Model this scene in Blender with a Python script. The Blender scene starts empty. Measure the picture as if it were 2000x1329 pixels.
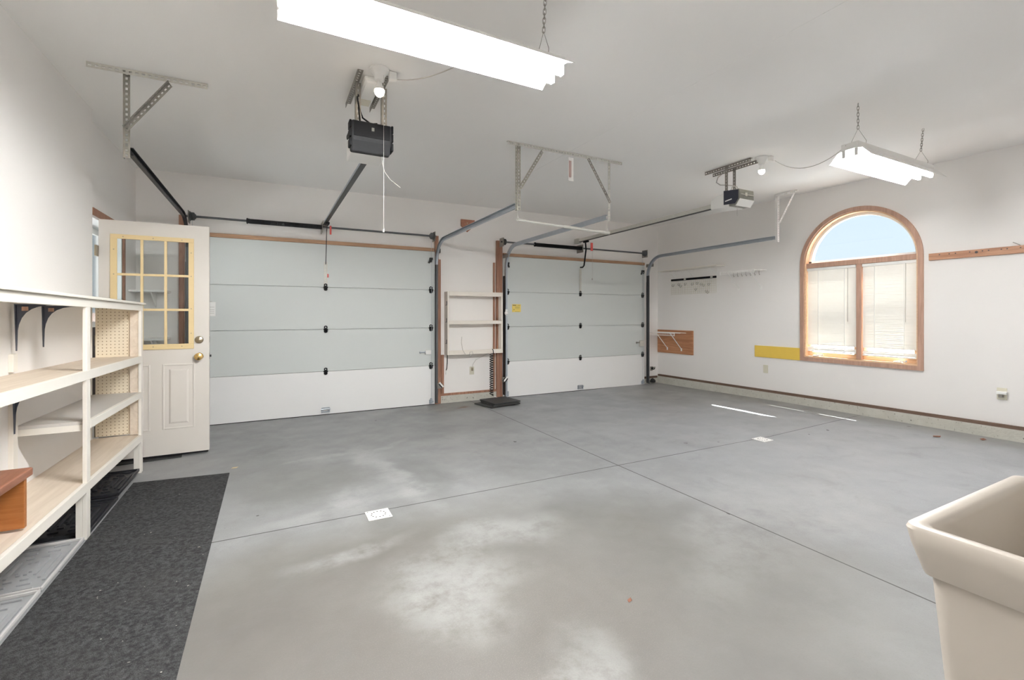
import bpy, bmesh, math, random
from mathutils import Vector, Matrix
random.seed(7)
SC = bpy.context.scene
COL = SC.collection
PI = math.pi

# ------------------------------------------------------------------ dimensions (metres)
XL, XN, XR = -1.29, -1.22, 6.35        # recessed left wall, near left wall, right wall
YB, YF = 6.28, -0.22                   # garage-door wall, wall behind the photographer
XG = 3.4

def cz(x):                             # ceiling sags a little towards the left
    return 2.852 + 0.045 * (x + 1.2) / 7.5

def fz(x, y):                          # slab rises gently towards the right wall
    a = min(1, max(0, (x - 4.6) / 1.75)); b = min(1, max(0.25, (6.4 - y) / 2.5))
    return 0.05 * a * b

# ------------------------------------------------------------------ mesh builder
class MB:
    def __init__(s): s.v = []; s.f = []
    def quad(s, a, b, c, d):
        n = len(s.v); s.v += [a, b, c, d]; s.f.append((n, n+1, n+2, n+3)); return s
    def hexa(s, p):                    # 8 corners: bottom loop 0-3, top loop 4-7
        n = len(s.v); s.v += [tuple(q) for q in p]
        for f in ((0,3,2,1),(4,5,6,7),(0,1,5,4),(1,2,6,5),(2,3,7,6),(3,0,4,7)): s.f.append(tuple(n+i for i in f))
        return s
    def box(s, x0, x1, y0, y1, z0, z1):
        return s.hexa([(x0,y0,z0),(x1,y0,z0),(x1,y1,z0),(x0,y1,z0),(x0,y0,z1),(x1,y0,z1),(x1,y1,z1),(x0,y1,z1)])
    def bar(s, p0, p1, u, wu, wv):     # box beam from p0 to p1, width wu along u, wv across
        p0, p1 = Vector(p0), Vector(p1); d = (p1-p0).normalized(); u = Vector(u); u = (u - d*u.dot(d)).normalized(); w = d.cross(u)
        q = []
        for p in (p0, p1):
            q += [p - u*wu/2 - w*wv/2, p + u*wu/2 - w*wv/2, p + u*wu/2 + w*wv/2, p - u*wu/2 + w*wv/2]
        return s.hexa(q)
    def ring(s, rings, closed=True, cap=True):
        n0 = len(s.v); k = len(rings[0])
        for r in rings: s.v += [tuple(p) for p in r]
        for i in range(len(rings)-1):
            for j in range(k if closed else k-1):
                a = n0+i*k+j; b = n0+i*k+(j+1) % k
                s.f.append((a, b, b+k, a+k))
        if cap and closed:
            s.f.append(tuple(range(n0+k-1, n0-1, -1))); e = n0+(len(rings)-1)*k
            s.f.append(tuple(range(e, e+k)))
        return s
    def lathe(s, p0, axis, prof, n=16):  # prof: (distance along axis, radius)
        p0 = Vector(p0); d = Vector(axis).normalized()
        u = d.orthogonal().normalized(); w = d.cross(u)
        return s.ring([[p0 + d*t + (u*math.cos(2*PI*k/n) + w*math.sin(2*PI*k/n))*max(r, 1e-4) for k in range(n)] for t, r in prof])
    def cyl(s, p0, p1, r, n=12, r2=None):
        L = (Vector(p1)-Vector(p0)).length
        return s.lathe(p0, Vector(p1)-Vector(p0), [(0, r), (L, r if r2 is None else r2)], n)
    def tube(s, pts, r, n=6):
        pts = [Vector(p) for p in pts]; rings = []; u = None
        for i, p in enumerate(pts):
            d = (pts[min(i+1, len(pts)-1)] - pts[max(i-1, 0)]).normalized()
            if u is None: u = d.orthogonal().normalized()
            u = (u - d*u.dot(d)).normalized(); w = d.cross(u)
            rings.append([p + (u*math.cos(2*PI*k/n) + w*math.sin(2*PI*k/n))*r for k in range(n)])
        return s.ring(rings)
    def prism(s, pts, vec):            # planar polygon extruded by vec
        n = len(s.v); k = len(pts); v = Vector(vec)
        s.v += [tuple(p) for p in pts] + [tuple(Vector(p)+v) for p in pts]
        s.f.append(tuple(range(n+k-1, n-1, -1))); s.f.append(tuple(range(n+k, n+2*k)))
        for j in range(k):
            a, b = n+j, n+(j+1) % k
            s.f.append((a, b, b+k, a+k))
        return s
    def band(s, inner, outer, vec):    # strip between two open polylines, extruded by vec
        v = Vector(vec)
        for i in range(len(inner)-1):
            a, b, c, d = inner[i], inner[i+1], outer[i+1], outer[i]
            s.hexa([a, b, c, d] + [tuple(Vector(q)+v) for q in (a, b, c, d)])
        return s
    def ladder(s, p0, p1, u, w, th, pitch=0.032, hole=0.5):   # perforated flat steel strip
        p0, p1, u = Vector(p0), Vector(p1), Vector(u).normalized(); d = (p1-p0); L = d.length; d.normalize()
        nrm = d.cross(u)
        e = w*0.33
        for sg in (-1, 1):
            c = u*(sg*(w/2-e/2)); s.bar(p0+c, p1+c, u, e, th)
        k = max(1, int(L/pitch))
        for i in range(k+1):
            c = p0 + d*(L*i/k); h = pitch*(1-hole)/2
            a0, a1 = max(0, L*i/k-h), min(L, L*i/k+h)
            if a1-a0 > 1e-4: s.bar(p0+d*a0, p0+d*a1, u, w-2*e, th*0.96)
        return s
    def angle_iron(s, p0, p1, u, v, w=0.036, th=0.003, pitch=0.032):
        u, v = Vector(u).normalized(), Vector(v).normalized()
        s.ladder(Vector(p0)+u*w/2, Vector(p1)+u*w/2, u, w, th, pitch)
        s.ladder(Vector(p0)+v*w/2, Vector(p1)+v*w/2, v, w, th, pitch)
        return s
    def torus(s, c, nrm, R, r, n=14, m=6):
        c = Vector(c); d = Vector(nrm).normalized(); u = d.orthogonal().normalized(); w = d.cross(u); n0 = len(s.v)
        for i in range(n):
            e = u*math.cos(2*PI*i/n) + w*math.sin(2*PI*i/n)
            for j in range(m): s.v.append(tuple(c + e*(R + r*math.cos(2*PI*j/m)) + d*r*math.sin(2*PI*j/m)))
        for i in range(n):
            for j in range(m):
                s.f.append((n0+i*m+j, n0+((i+1) % n)*m+j, n0+((i+1) % n)*m+(j+1) % m, n0+i*m+(j+1) % m))
        return s
    def chain(s, p0, p1, link=0.03, r=0.0018):
        p0, p1 = Vector(p0), Vector(p1); d = p1-p0; L = d.length; d.normalize(); k = max(2, int(L/(link*0.78)))
        a = d.orthogonal().normalized(); b = d.cross(a)
        for i in range(k):
            c = p0 + d*(L*(i+0.5)/k); e = a if i % 2 else b; h = link*0.32; q = link*0.24
            pts = [c + d*(h*sg) + d*(q*math.sin(t)) + e*(q*math.cos(t)) for sg, ts in ((1, [0, PI/4, PI/2, 3*PI/4, PI]), (-1, [PI, 5*PI/4, 3*PI/2, 7*PI/4, 2*PI])) for t in ts]
            s.tube(pts + [pts[0]], r, 5)
        return s

def woff(o):
    v = Vector((0, 0, 0))
    while o is not None: v += o.location; o = o.parent
    return v

def obj(name, mb, mat, parent=None, smooth=False, bevel=0.0, label=None):
    me = bpy.data.meshes.new(name)
    off = woff(parent)
    me.from_pydata([tuple(Vector(p)-off) for p in mb.v], [], mb.f)
    bm = bmesh.new(); bm.from_mesh(me); bmesh.ops.recalc_face_normals(bm, faces=bm.faces); bm.to_mesh(me); bm.free()
    me.materials.append(mat)
    o = bpy.data.objects.new(name, me); COL.objects.link(o); o.parent = parent
    if smooth:
        me.polygons.foreach_set('use_smooth', [True]*len(me.polygons))
        try: me.set_sharp_from_angle(angle=math.radians(38))
        except Exception: pass
    if bevel:
        b = o.modifiers.new('edge', 'BEVEL'); b.width = bevel; b.segments = 2; b.limit_method = 'ANGLE'; b.angle_limit = math.radians(40)
    if label: o['label'] = label
    return o

def tag(o, label=None, cat=None, group=None, kind=None):
    if label: o['label'] = label
    if cat: o['category'] = cat
    if group: o['group'] = group
    if kind: o['kind'] = kind
    return o

def thing(name, loc, label, cat, group=None, kind=None):
    o = bpy.data.objects.new(name, None); COL.objects.link(o); o.location = loc; o.empty_display_size = 0.05
    return tag(o, label, cat, group, kind)

def struct(name, mb, mat, **k):
    return tag(obj(name, mb, mat, **k), kind='structure')

def copy_thing(root, shift, label):
    r = root.copy(); COL.objects.link(r); r.location = root.location + Vector(shift); r['label'] = label
    for ch in root.children:
        c = ch.copy(); COL.objects.link(c); c.parent = r
        for g in ch.children:
            d = g.copy(); COL.objects.link(d); d.parent = c
    return r

# ------------------------------------------------------------------ materials
def nt(name):
    m = bpy.data.materials.new(name); m.use_nodes = True; t = m.node_tree
    return m, t, t.nodes['Principled BSDF']

def N(t, typ, **k):
    n = t.nodes.new(typ)
    for a, b in k.items(): setattr(n, a, b)
    return n

def L(t, a, b): t.links.new(a, b)

def mathn(t, op, a, b=None, c=None):
    n = N(t, 'ShaderNodeMath', operation=op)
    for i, x in enumerate((a, b, c)):
        if x is None: continue
        if isinstance(x, (int, float)): n.inputs[i].default_value = x
        else: L(t, x, n.inputs[i])
    return n.outputs[0]

def mixc(t, fac, a, b):
    n = N(t, 'ShaderNodeMix', data_type='RGBA')
    for sock, x in ((n.inputs[0], fac), (n.inputs[6], a), (n.inputs[7], b)):
        if isinstance(x, (int, float)): sock.default_value = x
        elif isinstance(x, tuple): sock.default_value = (*x, 1)
        else: L(t, x, sock)
    return n.outputs[2]

def noise(t, scale, detail=4, rough=0.55, vec=None, dist=0.0):
    n = N(t, 'ShaderNodeTexNoise'); n.inputs['Scale'].default_value = scale; n.inputs['Detail'].default_value = detail
    n.inputs['Roughness'].default_value = rough; n.inputs['Distortion'].default_value = dist
    if vec is None: vec = N(t, 'ShaderNodeNewGeometry').outputs['Position']
    L(t, vec, n.inputs['Vector']); return n.outputs['Fac']

def ramp(t, x, lo, hi, a=0.0, b=1.0):
    n = N(t, 'ShaderNodeMapRange'); n.interpolation_type = 'SMOOTHSTEP'
    L(t, x, n.inputs[0]); n.inputs[1].default_value = lo; n.inputs[2].default_value = hi; n.inputs[3].default_value = a; n.inputs[4].default_value = b
    return n.outputs[0]

def paint(name, c, rough=0.6, metal=0.0, var=0.04, scale=6.0, bump=0.0, bscale=60.0, spec=0.5):
    m, t, p = nt(name)
    f = noise(t, scale)
    L(t, mixc(t, f, tuple(min(1, x*(1-var)) for x in c), tuple(min(1, x*(1+var)) for x in c)), p.inputs['Base Color'])
    p.inputs['Roughness'].default_value = rough; p.inputs['Metallic'].default_value = metal
    p.inputs['Specular IOR Level'].default_value = spec
    if bump:
        b = N(t, 'ShaderNodeBump'); b.inputs['Strength'].default_value = bump; b.inputs['Distance'].default_value = 0.004
        L(t, noise(t, bscale, 3), b.inputs['Height']); L(t, b.outputs[0], p.inputs['Normal'])
    return m

def wood(name, c1, c2, axis='x', rough=0.55, scale=1.0):
    m, t, p = nt(name)
    mp = N(t, 'ShaderNodeMapping'); L(t, N(t, 'ShaderNodeNewGeometry').outputs['Position'], mp.inputs[0])
    s = {'x': (1.5, 22, 22), 'y': (22, 1.5, 22), 'z': (22, 22, 1.5)}[axis]
    mp.inputs['Scale'].default_value = tuple(v*scale for v in s)
    f = ramp(t, noise(t, 1.6, 5, 0.6, mp.outputs[0], 1.2), 0.3, 0.72)
    L(t, mixc(t, f, c1, c2), p.inputs['Base Color']); p.inputs['Roughness'].default_value = rough
    return m

def emit(name, c, s):
    m, t, p = nt(name)
    f = noise(t, 3.0)
    L(t, mixc(t, f, tuple(x*0.98 for x in c), c), p.inputs['Emission Color']); p.inputs['Emission Strength'].default_value = s
    p.inputs['Base Color'].default_value = (*c, 1)
    return m

LIGHT = dict(A=256.0, B=108.0, b1=22.0, b2=20.0, sky=0.78, sun=175.0)
M = {}
M['wall'] = paint('wall_paint', (0.85, 0.83, 0.81), 0.75, var=0.015, scale=1.2, bump=0.12, bscale=90)
M['ceil'] = paint('ceiling_paint', (0.905, 0.898, 0.885), 0.8, var=0.012, scale=1.0, bump=0.1, bscale=110)
M['brown'] = wood('brown_base_trim', (0.105, 0.062, 0.042), (0.16, 0.10, 0.07), 'y')
M['jamb'] = wood('cedar_jamb_wood', (0.25, 0.115, 0.07), (0.40, 0.215, 0.14), 'z')
M['header'] = wood('header_wood', (0.33, 0.19, 0.11), (0.45, 0.27, 0.16), 'x')
M['casing'] = wood('window_casing_wood', (0.40, 0.245, 0.18), (0.52, 0.33, 0.25), 'z')
M['sash'] = wood('pale_sash_wood', (0.62, 0.42, 0.26), (0.75, 0.54, 0.36), 'y')
M['ply'] = wood('stained_plywood', (0.33, 0.135, 0.06), (0.52, 0.255, 0.13), 'y', scale=0.5)
M['stool'] = wood('orange_stained_wood', (0.36, 0.125, 0.03), (0.45, 0.18, 0.05), 'x', rough=0.35)
M['stooltop'] = wood('red_brown_stained_wood', (0.24, 0.095, 0.055), (0.34, 0.15, 0.09), 'y', rough=0.35)
M['dgrey'] = paint('grey_door_enamel', (0.625, 0.655, 0.645), 0.5, var=0.02, scale=0.8)
M['dwhite'] = paint('white_door_enamel', (0.84, 0.84, 0.835), 0.45, var=0.02, scale=2)
M['entry'] = paint('offwhite_entry_door', (0.70, 0.665, 0.62), 0.45, var=0.02, scale=3)
M['cream'] = paint('cream_shelf_paint', (0.84, 0.81, 0.745), 0.5, var=0.03, scale=5)
M['cabinet'] = paint('cabinet_paint', (0.80, 0.75, 0.68), 0.5, var=0.03, scale=8)
M['board'] = wood('pale_shelf_board', (0.66, 0.56, 0.455), (0.76, 0.665, 0.555), 'y', scale=0.6)
M['greyboard'] = paint('grey_shelf_board', (0.60, 0.58, 0.55), 0.5, var=0.03)
M['galv'] = paint('galvanized_steel', (0.46, 0.50, 0.55), 0.42, 0.75, var=0.10, scale=25)
M['galvd'] = paint('dull_perforated_steel', (0.30, 0.285, 0.255), 0.5, 0.6, var=0.15, scale=30)
M['galvl'] = paint('pale_perforated_steel', (0.62, 0.61, 0.56), 0.5, 0.35, var=0.10, scale=30)
M['galvm'] = paint('weathered_perforated_steel', (0.42, 0.405, 0.35), 0.5, 0.45, var=0.15, scale=30)
M['dark'] = paint('dark_steel', (0.035, 0.035, 0.037), 0.45, 0.4, var=0.2, scale=30)
M['track'] = paint('dark_track_steel', (0.10, 0.105, 0.11), 0.45, 0.5, var=0.15, scale=20)
M['slate'] = paint('slate_bracket_steel', (0.075, 0.085, 0.115), 0.45, 0.2, var=0.1)
M['black'] = paint('black_plastic', (0.011, 0.011, 0.012), 0.55, var=0.15, scale=20, spec=0.12)
M['lens'] = paint('smoked_lens_plastic', (0.035, 0.036, 0.038), 0.6, var=0.1, scale=20, spec=0.12)
M['navy'] = paint('navy_panel', (0.028, 0.032, 0.05), 0.3, var=0.1)
M['oplens'] = paint('grey_lens_plastic', (0.20, 0.20, 0.175), 0.35, var=0.15, scale=30)
M['white'] = paint('white_plastic', (0.86, 0.86, 0.84), 0.4, var=0.015)
M['wire'] = paint('white_coated_wire', (0.88, 0.87, 0.85), 0.4, var=0.02)
M['beige'] = paint('beige_plastic', (0.66, 0.63, 0.52), 0.4, var=0.03)
M['yellow'] = paint('yellow_painted_board', (0.76, 0.53, 0.09), 0.5, var=0.05, scale=12)
M['sticker'] = paint('yellow_sticker', (0.80, 0.62, 0.15), 0.5, var=0.08, scale=60)
M['glaze'] = paint('aged_yellow_plastic', (0.76, 0.60, 0.33), 0.45, var=0.03)
M['brass'] = paint('polished_brass', (0.80, 0.55, 0.22), 0.22, 1.0, var=0.08)
M['nickel'] = paint('antique_brass', (0.45, 0.38, 0.27), 0.28, 1.0, var=0.08)
M['red'] = paint('red_tag', (0.60, 0.08, 0.07), 0.5, var=0.05)
M['ink'] = paint('dark_ink', (0.06, 0.05, 0.05), 0.6, var=0.1)
M['redink'] = paint('rust_red_ink', (0.36, 0.12, 0.09), 0.6, var=0.1)
M['rubber'] = paint('black_rubber', (0.030, 0.031, 0.030), 0.6, var=0.3, scale=30, bump=0.3, bscale=200)
M['tray'] = paint('black_tray_plastic', (0.022, 0.023, 0.027), 0.4, var=0.2, scale=15)
M['gtray'] = paint('grey_tray_plastic', (0.38, 0.39, 0.40), 0.42, var=0.2, scale=9)
M['sink'] = paint('almond_sink_plastic', (0.43, 0.39, 0.34), 0.35, var=0.015)
M['fixture'] = paint('white_enamel_fixture', (0.86, 0.85, 0.83), 0.4, var=0.01)
M['cord'] = paint('grey_cord', (0.50, 0.48, 0.45), 0.5, var=0.05)
M['soil'] = paint('outside_pavement', (0.70, 0.71, 0.72), 0.9, var=0.1, scale=3)
M['fence'] = wood('outside_fence_wood', (0.03, 0.015, 0.01), (0.05, 0.028, 0.02), 'z')
M['eave'] = paint('soffit_paint', (0.7, 0.68, 0.65), 0.7, var=0.02)
M['leaf'] = paint('dry_leaf', (0.20, 0.085, 0.05), 0.7, var=0.25, scale=60)
M['chip'] = paint('pale_wood_chip', (0.62, 0.50, 0.30), 0.7, var=0.15, scale=60)
M['tubeA'] = emit('fluorescent_tube', (0.985, 0.98, 0.97), LIGHT['A'])
M['tubeB'] = emit('dim_fluorescent_tube', (0.985, 0.98, 0.97), LIGHT['B'])  # same tube colour, set weaker to spare the right wall
M['bulb'] = emit('warm_bulb', (1.0, 0.86, 0.70), LIGHT['b1'])
M['bulb2'] = emit('pale_bulb', (1.0, 0.91, 0.76), LIGHT['b2'])

def pegboard():
    m, t, p = nt('pegboard')
    sx = N(t, 'ShaderNodeSeparateXYZ'); L(t, N(t, 'ShaderNodeNewGeometry').outputs['Position'], sx.inputs[0])
    q = []
    for o, ofs in ((0, 0.011), (2, 0.0)):
        f = mathn(t, 'FRACT', mathn(t, 'DIVIDE', mathn(t, 'ADD', sx.outputs[o], 5+ofs), 0.0254))
        q.append(mathn(t, 'POWER', mathn(t, 'SUBTRACT', f, 0.5), 2.0))
    d = mathn(t, 'SQRT', mathn(t, 'ADD', q[0], q[1]))
    f = ramp(t, d, 0.13, 0.17)
    L(t, mixc(t, f, (0.30, 0.23, 0.14), (0.76, 0.675, 0.53)), p.inputs['Base Color']); p.inputs['Roughness'].default_value = 0.6
    return m
M['peg'] = pegboard()

def carpet():
    m, t, p = nt('charcoal_carpet')
    f = mathn(t, 'MULTIPLY', noise(t, 420, 2), noise(t, 60, 4)); g = noise(t, 3.0, 3)
    c = mixc(t, ramp(t, f, 0.12, 0.42), (0.018, 0.0185, 0.0195), (0.095, 0.097, 0.10))
    c = mixc(t, mathn(t, 'MULTIPLY', ramp(t, g, 0.35, 0.7), 0.3), c, (0.06, 0.06, 0.06))
    c = mixc(t, ramp(t, noise(t, 55, 2, 0.4), 0.765, 0.79), c, (0.45, 0.43, 0.38))
    L(t, c, p.inputs['Base Color']); p.inputs['Roughness'].default_value = 0.95; p.inputs['Specular IOR Level'].default_value = 0.15
    b = N(t, 'ShaderNodeBump'); b.inputs['Strength'].default_value = 0.9; b.inputs['Distance'].default_value = 0.006
    L(t, noise(t, 260, 3), b.inputs['Height']); L(t, b.outputs[0], p.inputs['Normal'])
    return m
M['carpet'] = carpet()

def curb():
    m, t, p = nt('old_concrete_curb')
    c = mixc(t, noise(t, 7, 6, 0.65), (0.42, 0.41, 0.36), (0.64, 0.63, 0.575))
    c = mixc(t, ramp(t, noise(t, 38, 5, 0.7), 0.60, 0.68), c, (0.13, 0.115, 0.095))
    L(t, c, p.inputs['Base Color']); p.inputs['Roughness'].default_value = 0.9
    b = N(t, 'ShaderNodeBump'); b.inputs['Strength'].default_value = 0.6; b.inputs['Distance'].default_value = 0.01
    L(t, noise(t, 40, 5), b.inputs['Height']); L(t, b.outputs[0], p.inputs['Normal'])
    return m
M['curb'] = curb()

def concrete():
    m, t, p = nt('stained_concrete_slab')
    pos = N(t, 'ShaderNodeNewGeometry').outputs['Position']
    sx = N(t, 'ShaderNodeSeparateXYZ'); L(t, pos, sx.inputs[0]); X, Y = sx.outputs[0], sx.outputs[1]
    wn = N(t, 'ShaderNodeTexNoise'); wn.inputs['Scale'].default_value = 1.7; wn.inputs['Detail'].default_value = 5; L(t, pos, wn.inputs['Vector'])
    ws = N(t, 'ShaderNodeSeparateXYZ'); L(t, wn.outputs['Color'], ws.inputs[0])
    WX = mathn(t, 'ADD', X, mathn(t, 'MULTIPLY', mathn(t, 'SUBTRACT', ws.outputs[0], 0.5), 0.55))
    WY = mathn(t, 'ADD', Y, mathn(t, 'MULTIPLY', mathn(t, 'SUBTRACT', ws.outputs[1], 0.5), 0.55))
    def blob(cx, cy, rx, ry, soft=0.45, rot=0.0):
        dx = mathn(t, 'SUBTRACT', WX, cx); dy = mathn(t, 'SUBTRACT', WY, cy); c, s = math.cos(rot), math.sin(rot)
        a = mathn(t, 'DIVIDE', mathn(t, 'ADD', mathn(t, 'MULTIPLY', dx, c), mathn(t, 'MULTIPLY', dy, s)), rx)
        b = mathn(t, 'DIVIDE', mathn(t, 'ADD', mathn(t, 'MULTIPLY', dx, -s), mathn(t, 'MULTIPLY', dy, c)), ry)
        d = mathn(t, 'SQRT', mathn(t, 'ADD', mathn(t, 'POWER', a, 2.0), mathn(t, 'POWER', b, 2.0)))
        return ramp(t, d, 1.0-soft, 1.0+soft, 1.0, 0.0)
    base = mixc(t, noise(t, 1.1, 6, 0.6, dist=0.6), (0.27, 0.27, 0.26), (0.53, 0.53, 0.52))
    base = mixc(t, mathn(t, 'MULTIPLY', ramp(t, noise(t, 4.5, 6, 0.68), 0.45, 0.75), 0.35), base, (0.56, 0.56, 0.55))
    base = mixc(t, mathn(t, 'MULTIPLY', ramp(t, X, 1.6, 4.2), 0.55), base, (0.50, 0.51, 0.525))  # paler, bluish towards the window side: window reflection put into the slab colour
    # brown, worn area near the camera, deepened against strong lamp light, and darker patches
    for (cx, cy, rx, ry, k, col) in ((0.35, 2.25, 0.75, 0.55, 0.75, (0.26, 0.235, 0.205)), (0.55, 1.6, 1.0, 0.52, 0.8, (0.27, 0.242, 0.212)),
                                     (0.25, 3.75, 0.45, 0.42, 0.6, (0.29, 0.285, 0.265)), (1.05, 3.55, 0.22, 0.5, 0.5, (0.27, 0.27, 0.26)), (0.62, 2.38, 0.22, 0.35, 0.6, (0.22, 0.20, 0.175)), (-0.1, 4.4, 0.3, 0.5, 0.4, (0.30, 0.30, 0.285)), (1.35, 4.75, 1.0, 0.45, 0.30, (0.33, 0.33, 0.31)),
                                     (1.85, 2.5, 0.30, 0.22, 0.5, (0.27, 0.275, 0.28)), (5.9, 5.2, 1.1, 1.1, 0.55, (0.37, 0.355, 0.315)), (6.25, 3.2, 0.30, 3.0, 0.6, (0.34, 0.325, 0.285)),
                                     (2.4, 5.95, 0.7, 0.28, 0.7, (0.30, 0.29, 0.25)), (2.32, 5.86, 0.10, 0.05, 0.8, (0.24, 0.12, 0.06))):
        base = mixc(t, mathn(t, 'MULTIPLY', blob(cx, cy, rx, ry), k), base, col)
    base = mixc(t, mathn(t, 'MULTIPLY', blob(0.9, 1.6, 1.7, 1.25, 0.35), 0.80), base, mixc(t, noise(t, 2.6, 6, 0.65), (0.165, 0.15, 0.13), (0.285, 0.268, 0.245)))  # wide near zone: brown wear plus darkening that offsets the lamps
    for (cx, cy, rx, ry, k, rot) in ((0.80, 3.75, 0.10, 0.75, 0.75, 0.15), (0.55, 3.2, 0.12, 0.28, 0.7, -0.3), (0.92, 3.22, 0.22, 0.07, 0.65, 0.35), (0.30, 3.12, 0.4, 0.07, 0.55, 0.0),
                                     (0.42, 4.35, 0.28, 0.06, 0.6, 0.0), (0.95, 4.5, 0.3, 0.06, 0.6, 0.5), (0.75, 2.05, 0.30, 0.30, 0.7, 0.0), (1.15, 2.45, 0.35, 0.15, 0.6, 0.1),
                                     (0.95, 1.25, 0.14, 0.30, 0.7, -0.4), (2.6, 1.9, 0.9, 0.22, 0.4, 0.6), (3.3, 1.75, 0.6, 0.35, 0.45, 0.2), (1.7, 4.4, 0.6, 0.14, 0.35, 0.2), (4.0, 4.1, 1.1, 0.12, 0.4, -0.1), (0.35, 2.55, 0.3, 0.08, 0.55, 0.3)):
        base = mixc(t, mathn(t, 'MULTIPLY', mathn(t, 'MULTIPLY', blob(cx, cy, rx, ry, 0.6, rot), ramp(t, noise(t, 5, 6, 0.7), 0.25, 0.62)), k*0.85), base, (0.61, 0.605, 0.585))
    base = mixc(t, mathn(t, 'MULTIPLY', ramp(t, noise(t, 3.2, 7, 0.72, dist=0.8), 0.50, 0.72), 0.30), base, (0.25, 0.245, 0.235))
    # grit
    base = mixc(t, mathn(t, 'MULTIPLY', ramp(t, noise(t, 150, 4, 0.65), 0.52, 0.70), 0.30), base, (0.22, 0.205, 0.18))
    base = mixc(t, mathn(t, 'MULTIPLY', mathn(t, 'MULTIPLY', blob(0.95, 1.7, 0.75, 0.5, 0.8), ramp(t, noise(t, 230, 3, 0.7), 0.50, 0.68)), 0.32), base, (0.50, 0.44, 0.39))
    base = mixc(t, ramp(t, noise(t, 9.5, 2, 0.3), 0.795, 0.805), base, (0.07, 0.06, 0.055))
    # saw-cut control joints
    j1 = mathn(t, 'ABSOLUTE', mathn(t, 'SUBTRACT', X, 2.585))
    j2 = mathn(t, 'ABSOLUTE', mathn(t, 'SUBTRACT', Y, mathn(t, 'SUBTRACT', 3.032, mathn(t, 'MULTIPLY', X, 0.0115))))
    jj = ramp(t, mathn(t, 'MINIMUM', j1, j2), 0.0028, 0.0062, 1.0, 0.0)
    base = mixc(t, jj, base, (0.06, 0.055, 0.05))
    hs = N(t, 'ShaderNodeMix', data_type='RGBA', blend_type='MULTIPLY'); hs.inputs[0].default_value = 1.0; L(t, base, hs.inputs[6]); hs.inputs[7].default_value = (0.685, 0.70, 0.725, 1)
    L(t, hs.outputs[2], p.inputs['Base Color'])
    L(t, ramp(t, noise(t, 2.2, 5), 0.3, 0.7, 0.38, 0.58), p.inputs['Roughness'])
    p.inputs['Specular IOR Level'].default_value = 0.45
    b = N(t, 'ShaderNodeBump'); b.inputs['Strength'].default_value = 0.12; b.inputs['Distance'].default_value = 0.004
    L(t, noise(t, 90, 4), b.inputs['Height']); L(t, b.outputs[0], p.inputs['Normal'])
    return m
M['floor'] = concrete()

def glass():
    m = bpy.data.materials.new('window_glass'); m.use_nodes = True; t = m.node_tree; t.nodes.clear()
    o = N(t, 'ShaderNodeOutputMaterial'); mx = N(t, 'ShaderNodeMixShader'); tr = N(t, 'ShaderNodeBsdfTransparent'); gl = N(t, 'ShaderNodeBsdfGlossy')
    fr = N(t, 'ShaderNodeFresnel'); fr.inputs[0].default_value = 1.35
    tr.inputs[0].default_value = (0.95, 0.97, 0.97, 1); gl.inputs['Roughness'].default_value = 0.02
    L(t, mathn(t, 'MULTIPLY', fr.outputs[0], 0.8), mx.inputs[0]); L(t, tr.outputs[0], mx.inputs[1]); L(t, gl.outputs[0], mx.inputs[2]); L(t, mx.outputs[0], o.inputs[0])
    return m
M['glass'] = glass()

def slatmat():
    m = bpy.data.materials.new('blind_slat_vinyl'); m.use_nodes = True; t = m.node_tree; t.nodes.clear()
    o = N(t, 'ShaderNodeOutputMaterial'); mx = N(t, 'ShaderNodeMixShader'); d = N(t, 'ShaderNodeBsdfDiffuse'); tl = N(t, 'ShaderNodeBsdfTranslucent')
    f = noise(t, 9)
    c = mixc(t, f, (0.83, 0.81, 0.76), (0.88, 0.865, 0.825)); L(t, c, d.inputs[0]); L(t, c, tl.inputs[0])
    mx.inputs[0].default_value = 0.004
    L(t, d.outputs[0], mx.inputs[1]); L(t, tl.outputs[0], mx.inputs[2]); L(t, mx.outputs[0], o.inputs[0])
    return m
M['slat'] = slatmat()

# ------------------------------------------------------------------ room shell
f = MB(); nx, ny = 78, 66
xs = [-1.62 + (6.62+1.62)*i/nx for i in range(nx+1)]; ys = [YF-0.1 + (6.5-YF+0.1)*j/ny for j in range(ny+1)]
f.v = [(x, y, fz(x, y)) for y in ys for x in xs]
f.f = [(j*(nx+1)+i, j*(nx+1)+i+1, (j+1)*(nx+1)+i+1, (j+1)*(nx+1)+i) for j in range(ny) for i in range(nx)]
struct('floor', f, M['floor'], smooth=True)

c = MB(); c.hexa([(-1.6, YF-0.1, cz(-1.6)), (6.6, YF-0.1, cz(6.6)), (6.6, 6.5, cz(6.6)), (-1.6, 6.5, cz(-1.6))] + [(-1.6, YF-0.1, 3.1), (6.6, YF-0.1, 3.1), (6.6, 6.5, 3.1), (-1.6, 6.5, 3.1)])
struct('ceiling', c, M['ceil'])
s = MB()
for x in (2.62,):
    s.hexa([(x-0.02, YF, cz(x)+0.01), (x+0.02, YF, cz(x)+0.01), (x+0.02, YB, cz(x)+0.01), (x-0.02, YB, cz(x)+0.01)] + [(x-0.012, YF, cz(x)-0.0012), (x+0.012, YF, cz(x)-0.0012), (x+0.012, YB, cz(x)-0.0012), (x-0.012, YB, cz(x)-0.0012)][::1])
struct('trim_8', s, M['ceil'])

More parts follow.
